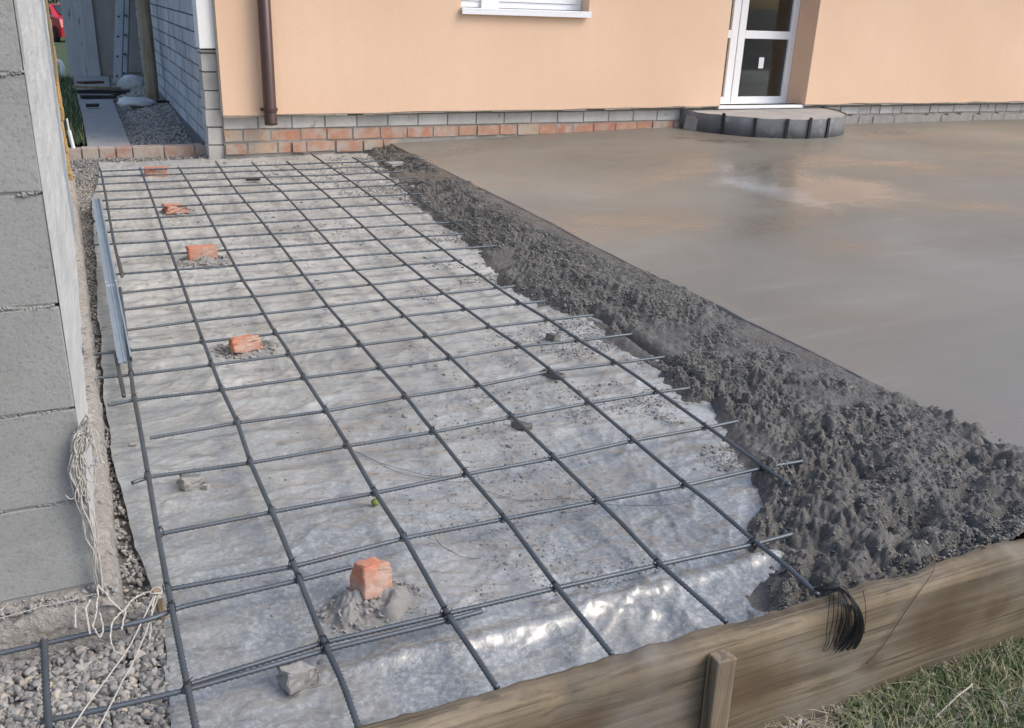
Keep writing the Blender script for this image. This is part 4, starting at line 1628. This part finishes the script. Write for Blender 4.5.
def brick(px, py, size, rot, seed, label, cut=None, dz=0.0, rough=.03):
    o = chunk('brick_support', size, MAT['orange_brick'], seed, cut, rough)
    c = at(px, py, -.03)
    o.location = (float(c[0]), float(c[1]), sz_(c) + size[2] * .5 + dz)
    o.rotation_euler = rot
    return tag(o, label, 'brick', 'brick supports under the steel grid')


brick(371, 590, (.082, .080, .088), (-.20, .12, .22), 61, 'broken brick chunk in the biggest mortar pat, nearest the board', [((0, .3, .3), (.0, .8, .5)), ((.42, 0, 0), (1, .25, .3))], .016, .035)
brick(245, 346, (.125, .07, .060), (-.22, 0, .18), 62, 'broken orange brick with a pale top, second nearest the board', [((.45, 0, .2), (1, .1, .35))], .012, .07)
brick(202, 257, (.15, .085, .075), (-.05, .02, .06), 63, 'clean red half brick standing in the middle of the row', None, .008, .03)
brick(176, 209, (.15, .10, .048), (0, .05, .25), 64, 'low worn brick piece on grey mortar, second from the kerb', [((.4, 0, .2), (.8, 0, .6))], .008, .07)
brick(156, 171, (.17, .16, .055), (0, .0, -.1), 65, 'flat orange brick lying farthest away beside the brick kerb', None, .0, .04)


def rubble(px, py, size, rot, seed, mat, name, label, cat, dz=0, z0=-.05):
    o = chunk(name, size, mat, seed, [((.3, .2, .3), (.7, .4, .6))], .10)
    c = at(px, py, z0)
    o.location = (float(c[0]), float(c[1]), sz_(c) + size[2] * .45 + dz)
    o.rotation_euler = rot
    return tag(o, label, cat)


rubble(192, 484, (.062, .050, .036), (.1, .1, .3), 71, MAT['mound'], 'concrete_chunk', 'pale broken concrete chunk under a cross bar near the wall', 'stone')
rubble(298, 680, (.066, .060, .05), (.0, .05, .25), 72, MAT['mound'], 'concrete_chunk', 'grey concrete chunk under the doubled cross bar by the board', 'stone')
rubble(206, 487, (.02, .018, .014), (.0, .1, .9), 73, MAT['mound'], 'pebble', 'tiny pebble beside the pale concrete chunk', 'stone')
rubble(553, 338, (.055, .045, .035), (.0, .1, .5), 74, MAT['lump'], 'concrete_clod', 'dark clod lying on the film near the pour edge', 'clod')
rubble(553, 378, (.03, .10, .03), (.0, .0, .35), 75, MAT['lump'], 'concrete_clod', 'dark oblong clod under a bar crossing near the pour', 'clod', -.004)
rubble(521, 425, (.03, .07, .03), (.0, .0, .45), 76, MAT['lump'], 'concrete_clod', 'small dark clod below the bar crossing in the middle', 'clod', -.004)
o = rubble(394, 172, (.13, .08, .03), (.0, .0, .5), 77, MAT['block'], 'foam_scrap', 'pale foam scrap lying on the far rough concrete', 'scrap')
o.location.z = .02
o = chunk('dark_scrap', (.10, .035, .014), MAT['lath'], 78, None, .05)
c = at(253, 179.5, -.03)
o.location = (float(c[0]), float(c[1]), -.03)
tag(o, 'small dark scrap lying on the film at the far end', 'scrap')

# green plum
bm = bmesh.new()
bmesh.ops.create_uvsphere(bm, u_segments=24, v_segments=16, radius=.0115)
for vv in bm.verts:
    a = math.atan2(vv.co.y, vv.co.x)
    vv.co *= 1 - .05 * max(0, math.cos(a)) ** 8
    if vv.co.z > .0095:
        vv.co.z -= .0015
me = bpy.data.meshes.new('green_plum')
bm.to_mesh(me)
bm.free()
o = link('green_plum', me, M_basic('green_fruit', (.12, .17, .03), (.20, .24, .05), 60, .45), None, True)
c = at(375, 505, -.045)
o.location = (float(c[0]), float(c[1]), sz_(c) + .010)
tag(o, 'small round green fruit lying on the plastic film', 'fruit')

# steel channel lying along the left bar
ch0, ch1 = at(96, 199, .016), at(125, 362, .016)
ax = Vector(ch1 - ch0)
L = ax.length
mb = MB()
w, h, tt = .052, .024, .0016
prof = [(-w / 2, 0), (w / 2, 0), (w / 2, h), (w / 2 - .006, h), (w / 2 - .006, h - tt), (w / 2 - tt, h - tt), (w / 2 - tt, tt), (.006, tt), (.003, tt + .004), (-.003, tt + .004), (-.006, tt),
        (-w / 2 + tt, tt), (-w / 2 + tt, h - tt), (-w / 2 + .006, h - tt), (-w / 2 + .006, h), (-w / 2, h)]
n = len(prof)
vs = []
xd = ax.normalized()
sd = xd.cross(Vector((0, 0, 1))).normalized()
for s in (0, .25, .5, .66, .661, 1):
    p = Vector(ch0) + ax * s
    for (a, z) in prof:
        vs.append(p + sd * a + Vector((0, 0, z - (.004 if s > .66 else 0))))
fs = []
for i in range(5):
    for k in range(n):
        fs.append((i * n + k, i * n + (k + 1) % n, (i + 1) * n + (k + 1) % n, (i + 1) * n + k))
mb.add(vs, fs)
o = mb.build('steel_channel', MAT['steel_strip'])
tag(o, 'long galvanised steel channel lying along the left edge of the grid', 'steel profile')
v, f = ribbed([at(115, 352, .0), at(124, 396, -.002)], .006)
o = fast_mesh('bar_offcut', v, f, MAT['steel'])
tag(o, 'short bar end sticking out below the galvanised channel', 'rebar')
v, f = ribbed([at(118, 258, .004), at(122.5, 276, .004)], .007)
o = fast_mesh('bar_offcut', v, f, MAT['rust'])
tag(o, 'short rusty bar piece right of the galvanised channel', 'rebar')
# tan scrap by the wall
q = at(133, 443, -.05)
o = chunk('paper_scrap', (.020, .016, .004), MAT['concrete_dry'], 79, None, .12)
o.location = (float(q[0]), float(q[1]), sz_(q) + .004)
tag(o, 'tiny pale scrap on the film left of the first bar', 'scrap')

# ------------------------------------------------------------------ brick kerb and background yard
kerb = thing('brick_kerb', 'low row of mixed bricks closing the far end of the trench', 'kerb', (.5, 8.9, -.1))
mb = MB()
courses(mb, -.35, PL0 + .10, 8.87, .12, -.10, .018, [.125, .25, .125, .25], .012, .006)
mb.build('bricks', MAT['kerb_brick'], kerb, bevel=.004)
mb = MB()
mb.box((-.35, 8.885, -.12), (PL0 + .10, 8.985, .012))
mb.build('mortar', MAT['mortar'], kerb)

# small white pole end at the wall foot
mb = MB()
q = at(74, 148, -.02)
mb.tube([(q[0], q[1] - .2, -.03), (q[0] - .02, q[1] - .2, .16)], .016, 8)
mb.tube([(q[0] - .02, q[1] - .2, .16), (q[0] - .025, q[1] - .2, .26)], .008, 8)
o = mb.build('white_tube', MAT['white_plastic'])
tag(o, 'short white tube standing by the far foot of the block wall', 'tube')

# path
pz = -.004
mb = MB()
pa = [at(86, 146, pz), at(125, 144, pz), at(122, 125, pz), at(117, 105, pz), at(108, 88, pz), at(100, 79, pz), at(72, 79, pz), at(78, 100, pz), at(83, 125, pz)]
lft = [(.10, 8.99), (.11, 11.0), (.10, 13.5), (.09, 15.9)]
rgt = [(.45, 8.99), (.47, 11.0), (.50, 13.5), (.60, 15.9)]
vs = []
for (a, b_) in zip(lft, rgt):
    vs += [(a[0], a[1], -.08), (a[0], a[1], .012), (b_[0], b_[1], .012), (b_[0], b_[1], -.08)]
fs = []
for i in range(3):
    for k in range(3):
        fs.append((i * 4 + k, i * 4 + k + 1, i * 4 + 5 + k, i * 4 + 4 + k))
fs.append((0, 3, 2, 1))
mb.add(vs, fs)
o = mb.build('path', MAT['path'])
o['kind'] = 'structure'

# concrete panel wall at the back and a brown wall beside it
CX0 = float(atY(68, 60, 15.9)[0])
CX1 = float(atY(100, 70, 15.9)[0])
mb = MB()
mb.box((CX0, 15.9, -.1), (CX1, 16.05, 2.6))
for k in range(1, 3):
    xx = CX0 + (CX1 - CX0) * k / 3
    mb.box((xx - .006, 15.894, -.1), (xx + .004, 15.90, 2.6))
o = mb.build('concrete_wall', MAT['panel'])
tag(o, 'blue-grey upright concrete wall at the back of the side yard', 'wall')
mb = MB()
mb.box((CX1 + .004, 15.98, -.1), (1.5, 16.12, 2.6))
mb.box((float(atY(118, 40, 15.96)[0]), 15.965, -.1), (1.5, 15.979, 2.6))
o = mb.build('brown_wall', MAT['brown_panel'])
tag(o, 'dark brown-grey wall behind the ladder in the side yard', 'wall')

# ladder, seen from its side: broad near rail with the rung ends showing as dots
LY_ = 14.4
lb0, lb1 = atY(113, 84, LY_), atY(122.5, 83, LY_)
lt0, lt1 = atY(116, -1, LY_ + .25), atY(124.5, -1, LY_ + .25)
ladder = thing('ladder', 'aluminium ladder leaning sideways beside the wooden post', 'ladder', [float(c) for c in lb0])
cen0, cen1 = (lb0 + lb1) / 2, (lt0 + lt1) / 2
wd_ = float(np.linalg.norm(lb1 - lb0))
dv = cen1 - cen0
Lr = float(np.linalg.norm(dv)) * 1.7
base_m = Vector(dv).to_track_quat('Z', 'Y').to_matrix().to_4x4()
for off in (np.array([0, 0, 0]), np.array([.10, .42, 0])):
    mb = MB()
    mm = Matrix.Translation(Vector(cen0 + off)) @ base_m
    mb.box((-wd_ / 2, -.018, 0), (wd_ / 2, .018, Lr), mat=mm)
    mb.build('rail', MAT['alu'], ladder, bevel=.006)
for k in range(1, 9):
    p = cen0 + dv * (.02 + .235 * k - .16)
    for sgn in (-.018, .022):
        mb = MB()
        q = p + np.array([sgn, 0, sgn * .25])
        mb.tube([q + np.array([0, -.028, 0]), q + np.array([0, -.0185, 0])], .013, 8)
        mb.build('rung_plug', MAT['black'], ladder)
    mb = MB()
    mb.tube([p + np.array([0, .019, 0]), p + np.array([.10, .40, 0])], .016, 8)
    mb.build('rung', MAT['alu'], ladder)

# wooden post
PY_ = 12.3
mb = MB()
b0_, b1_ = atY(146, 98, PY_), atY(159, 97, PY_)
t0_, t1_ = atY(137, 0, PY_), atY(149, 0, PY_)
rad = float(np.linalg.norm(b1_ - b0_)) / 2
cb, ct = (b0_ + b1_) / 2, (t0_ + t1_) / 2
cb = cb - (ct - cb) * .08
pts = [cb + (ct - cb) * s for s in np.linspace(0, 2.2, 12)]
mb.tube(wob(pts, .006, 14, 333), [rad * (1.03 - .01 * i) for i in range(14)], 14)
o = mb.build('wooden_post', MAT['post_wood'], None, True)
tag(o, 'round weathered wooden post standing in the gravel of the side yard', 'post')

# rubbish: broken boards on the path, bags in gravel
for k, (px, py, L_, a, lab) in enumerate([(97, 88, .55, .2, 'top broken board of the scrap heap on the path'), (101, 91, .7, -.1, 'long dark board lying under the scrap heap'),
                                          (98, 96, .4, .05, 'short dark board lying nearer on the path'), (91, 85, .35, .7, 'reddish broken plank tilted on the scrap heap')]):
    o = chunk('scrap_board', (L_, .14, .03), [MAT['post_wood'], MAT['lath'], MAT['lath'], MAT['rust']][k], 90 + k, None, .03)
    c = at(px, py, .04 + .03 * (k == 0))
    o.location = (float(c[0]), float(c[1]), .035 + .04 * (k in (0, 3)))
    o.rotation_euler = (random.uniform(-.1, .1), random.uniform(-.08, .08), a)
    tag(o, lab, 'scrap board')
o = chunk('pipe_elbow', (.13, .06, .035), MAT['lath'], 98, None, .06)
c = at(93, 108, .02)
o.location = (float(c[0]), float(c[1]), .05)
tag(o, 'dark bent piece of scrap lying on the narrow path', 'scrap')
for k, (px, py, s, lab) in enumerate([(133, 86, .13, 'crumpled white bag near the foot of the ladder'), (136, 106, .15, 'flat crumpled white bag lying before the wooden post')]):
    vv, ff = ICO2
    q = vv * np.array([1.25, .9, .35 if k else .8]) * s * (1 + .35 * RNG.uniform(-1, 1, (len(vv), 1)))
    c = at(px, py, .05)
    o = fast_mesh('plastic_bag', q + np.array([c[0], c[1], .06 + s * .2]), ff, M_basic('bag_plastic%d' % k, (.55, .58, .60), (.72, .74, .75), 12, .4), smooth=False)
    tag(o, lab, 'bag')
o = chunk('scrap_board', (.5, .1, .03), MAT['lath'], 99, None, .04)
c = at(148, 104, .05)
o.location = (float(c[0]), float(c[1]), .075)
o.rotation_euler = (0, .05, .5)
tag(o, 'dark stick lying at the foot of the wooden post', 'scrap board')


# grass -------------------------------------------------------------------
def blades(name, x, y, zf, h0, h1, label, w=.0016, lean=.6, mat='grass'):
    n = len(x)
    h = RNG.uniform(h0, h1, n)
    a = RNG.uniform(0, 2 * math.pi, n)
    ln = RNG.uniform(.15, 1, n) * lean
    wd = w * RNG.uniform(.6, 1.4, n)
    base = np.stack([x, y, zf + 0 * x], -1)
    dr = np.stack([np.cos(a), np.sin(a), 0 * a], -1)
    sd = np.stack([-np.sin(a), np.cos(a), 0 * a], -1)
    up = np.array([0, 0, 1.0])
    lv = []
    for s, wf in ((0, 1), (.35, .9), (.7, .6), (1, .05)):
        c = base + dr * (h * ln * s ** 1.8)[:, None] + up * (h * (s - .35 * ln * s ** 2))[:, None]
        lv.append(c - sd * (wd * wf)[:, None])
        lv.append(c + sd * (wd * wf)[:, None])
    v = np.stack(lv, 1)
    q = np.array([[0, 1, 3, 2], [2, 3, 5, 4], [4, 5, 7, 6]])
    f = q[None] + (np.arange(n) * 8)[:, None, None]
    o = fast_mesh(name, v.reshape(-1, 3), f.reshape(-1, 4), MAT[mat])
    return tag(o, label, 'grass', kind='stuff')


n = 42000
x = RNG.uniform(1.05, 3.2, n)
y = RNG.uniform(.55, 1.335, n)
k = (fbm(x, y, 3, 4, 200) + (x - 1.85) * 1.4 + .15 * RNG.normal(size=n)) > 0
blades('grass', x[k], y[k], -.285, .015, .075, 'green and straw-coloured grass growing in front of the board', .0014, 1.1)
n = 4500
x = 1.1 + 1.3 * RNG.random(n) ** 1.3
y = RNG.uniform(.7, 1.34, n)
blades('dry_straw', x, y, -.275, .02, .075, 'dry straw stems flattened among the gravel before the board', .0008, 2.0, 'straw') if 'straw' in MAT else None
n = 5000
x = RNG.uniform(-1.2, .095, n)
y = RNG.uniform(9.2, 15.8, n)
blades('grass', x, y, -.02, .04, .14, 'dark grass strip beside the narrow path behind the wall', .004, .6)

# one long dry stalk on the grass
mb = MB()
mb.tube(wob([at(935, 718, -.26), at(955, 698, -.24), at(972, 684, -.23)], .002, 14, 400), [.0022] * 14, 6)
o = mb.build('dry_stalk', MAT['twine'], None, True)
tag(o, 'thick pale dry stalk lying on the gravel and grass', 'stalk')

# ------------------------------------------------------------------ far left: red car, fence, tree
def quadstrip(secs):
    pass


car = thing('red_car', 'red car parked on the grass far behind the wall', 'car', (.1, 42.0, -1))
PAINT = M_basic('red_paint', (.42, .02, .03), (.46, .025, .035), 3, .25)
bm = bmesh.new()
prof = [(-2.0, .25), (-2.05, .55), (-1.9, .82), (-1.1, .92), (-.55, 1.32), (.75, 1.36), (1.45, .95), (1.95, .88), (2.05, .6), (2.0, .25)]
vl = []
for yv, ins in ((-.8, .0), (-.84, 0), (.84, 0), (.8, 0)):
    vl.append([bm.verts.new((x_, yv * (.80 if z_ > 1.0 else 1), z_)) for x_, z_ in prof])
for a, b_ in ((vl[0], vl[1]), (vl[1], vl[2]), (vl[2], vl[3])):
    for i in range(len(prof)):
        j = (i + 1) % len(prof)
        bm.faces.new((a[i], a[j], b_[j], b_[i]))
bm.faces.new(vl[0])
bm.faces.new(vl[3][::-1])
bmesh.ops.recalc_face_normals(bm, faces=bm.faces[:])
me = bpy.data.meshes.new('body')
bm.to_mesh(me)
bm.free()
bo = link('body', me, PAINT)
bo.parent = car
be = bo.modifiers.new('bevel', 'BEVEL')
be.width = .06
be.segments = 3
GD = M_basic('car_glass', (.02, .025, .03), (.03, .035, .04), 3, .08)
for nm, vs in (('windscreen', [(1.38, -.58, 1.0), (1.38, .58, 1.0), (.82, .55, 1.32), (.82, -.55, 1.32)]),
               ('rear_window', [(-1.03, -.58, .98), (-1.03, .58, .98), (-.60, .55, 1.29), (-.60, -.55, 1.29)]),
               ('side_window', [(-.8, -.78, 1.0), (1.1, -.78, 1.0), (.72, -.69, 1.28), (-.5, -.69, 1.28)])):
    mb = MB()
    off = (.02 if nm == 'windscreen' else (-.02 if nm == 'rear_window' else 0), -.03 if nm == 'side_window' else 0, .02)
    mb.add([tuple(a + b_ for a, b_ in zip(p, off)) for p in vs] + [tuple(a + b_ * .2 for a, b_ in zip(p, off)) for p in vs],
           [(0, 1, 2, 3), (7, 6, 5, 4), (0, 4, 5, 1), (1, 5, 6, 2), (2, 6, 7, 3), (3, 7, 4, 0)])
    q = mb.build(nm, GD)
    q.parent = car
TY = M_basic('tyre', (.015, .015, .015), (.025, .025, .025), 5, .8)
for wx in (-1.3, 1.3):
    for wy_ in (-.82, .82):
        mb = MB()
        mb.tube([(wx, wy_ - .10, .31), (wx, wy_ + .10, .31)], .31, 20)
        q = mb.build('wheel', TY)
        q.parent = car
        mb = MB()
        mb.tube([(wx, wy_ - .11, .31), (wx, wy_ + .11, .31)], .19, 14)
        r_ = mb.build('rim', MAT['alu'])
        r_.parent = q
for hy in (-.55, .55):
    mb = MB()
    mb.box((1.96, hy - .17, .62), (2.09, hy + .17, .76))
    q = mb.build('headlight', MAT['white_plastic'], bevel=.03)
    q.parent = car
car.location = (.1, 42.0, float(atY(62, 41, 42)[2]))
car.rotation_euler = (0, 0, -1.2)

FYY = 50.0
fz0_, fz1_ = float(atY(62, 40, FYY)[2]), float(atY(62, 9, FYY)[2])
fen = thing('picket_fence', 'pale orange picket fence far behind the red car', 'fence', (-2, FYY, fz0_))
mb = MB()
for k in range(60):
    x0 = -7 + k * .22
    mb.box((x0, FYY, fz0_), (x0 + .13, FYY + .03, fz1_ + random.uniform(-.05, .05)))
mb.build('pickets', M_basic('orange_wood', (.50, .30, .16), (.60, .38, .22), 4, .8, isl=.2), fen)
for zr in (.3, .75):
    mb = MB()
    zc_ = fz0_ + (fz1_ - fz0_) * zr
    mb.box((-7, FYY + .031, zc_), (6.2, FYY + .07, zc_ + .1))
    mb.build('rail', M_basic('orange_wood_rail', (.40, .25, .14), (.50, .32, .19), 4, .8), fen)

mb = MB()
q = atY(63.5, 76, 16.3)
mb.tube([(q[0], 16.3, -.1), (q[0], 16.3, .12), (q[0] - .02, 16.3, .18), (q[0] - .07, 16.3, .20)], .035, 10)
o = mb.build('white_pipe', MAT['white_plastic'], None, True)
tag(o, 'bent white pipe standing in the grass beside the concrete panel', 'pipe')


def tree(x0, y0, z0, h, cr, nleaf, label):
    t_ = thing('tree', label, 'tree', (x0, y0, z0), 'trees far behind the yard')
    mb = MB()
    mb.tube([(x0, y0, z0), (x0 + .1, y0, z0 + h * .3), (x0 - .05, y0, z0 + h * .75)], [.2, .15, .05], 9)
    for k in range(7):
        a = random.uniform(0, 6.28)
        zz_ = z0 + h * random.uniform(.25, .6)
        e = Vector((x0 + cr * .7 * math.cos(a), y0 + cr * .7 * math.sin(a), zz_ + h * .2))
        mb.tube([(x0, y0, zz_), e * .5 + Vector((x0, y0, zz_ + h * .05)) * .5, e], [.07, .05, .02], 6)
    mb.build('trunk', MAT['post_wood'], t_, True)
    cl = RNG.normal(size=(22, 3)) * np.array([cr * .5, cr * .5, h * .22]) + np.array([x0, y0, z0 + h * .6])
    ci = RNG.integers(0, 22, nleaf)
    c = cl[ci] + RNG.normal(size=(nleaf, 3)) * cr * .22
    s = RNG.uniform(.05, .13, nleaf)
    u_ = RNG.normal(size=(nleaf, 3))
    u_ /= np.linalg.norm(u_, axis=1)[:, None]
    w_ = np.cross(u_, RNG.normal(size=(nleaf, 3)))
    w_ /= np.linalg.norm(w_, axis=1)[:, None]
    v = np.stack([c - u_ * s[:, None], c + w_ * (s * .5)[:, None], c + u_ * s[:, None], c - w_ * (s * .5)[:, None]], 1).reshape(-1, 3)
    f = np.arange(nleaf * 4).reshape(-1, 4)
    fast_mesh('crown', v, f, MAT['leaf'], t_, smooth=False)


tree(-1.4, 56, -1.4, 5, 2.0, 9000, 'leafy tree rising behind the far orange fence, left one')
tree(1.6, 57, -1.4, 5.5, 2.2, 9000, 'leafy tree rising behind the far orange fence, right one')

# ------------------------------------------------------------------ light
w = bpy.data.worlds.new('World')
scene.world = w
w.use_nodes = True
nt = w.node_tree
sky = nt.nodes.new('ShaderNodeTexSky')
sky.sky_type = 'NISHITA'
sky.sun_disc = False
SUN_EL, SUN_AZ = R_(48), R_(128)      # azimuth from +Y clockwise: sun from the right, slightly behind the camera
sky.sun_elevation = SUN_EL
sky.sun_rotation = SUN_AZ
sky.air_density = 1.0
sky.dust_density = 3.0
sky.ozone_density = 1.0
nt.links.new(sky.outputs[0], nt.nodes['Background'].inputs[0])
nt.nodes['Background'].inputs[1].default_value = .15
sl = bpy.data.lights.new('sun', 'SUN')
sl.energy = 1.0
sl.angle = R_(30)
sl.color = (1, .95, .88)
so = bpy.data.objects.new('sun', sl)
COL.objects.link(so)
dirv = Vector((math.sin(SUN_AZ) * math.cos(SUN_EL), math.cos(SUN_AZ) * math.cos(SUN_EL), math.sin(SUN_EL)))
so.rotation_euler = (-dirv).to_track_quat('-Z', 'Y').to_euler()
so.location = (0, 0, 20)

scene.view_settings.view_transform = 'Standard'
scene.view_settings.look = 'None'
scene.view_settings.gamma = 1
scene.view_settings.exposure = 0.66
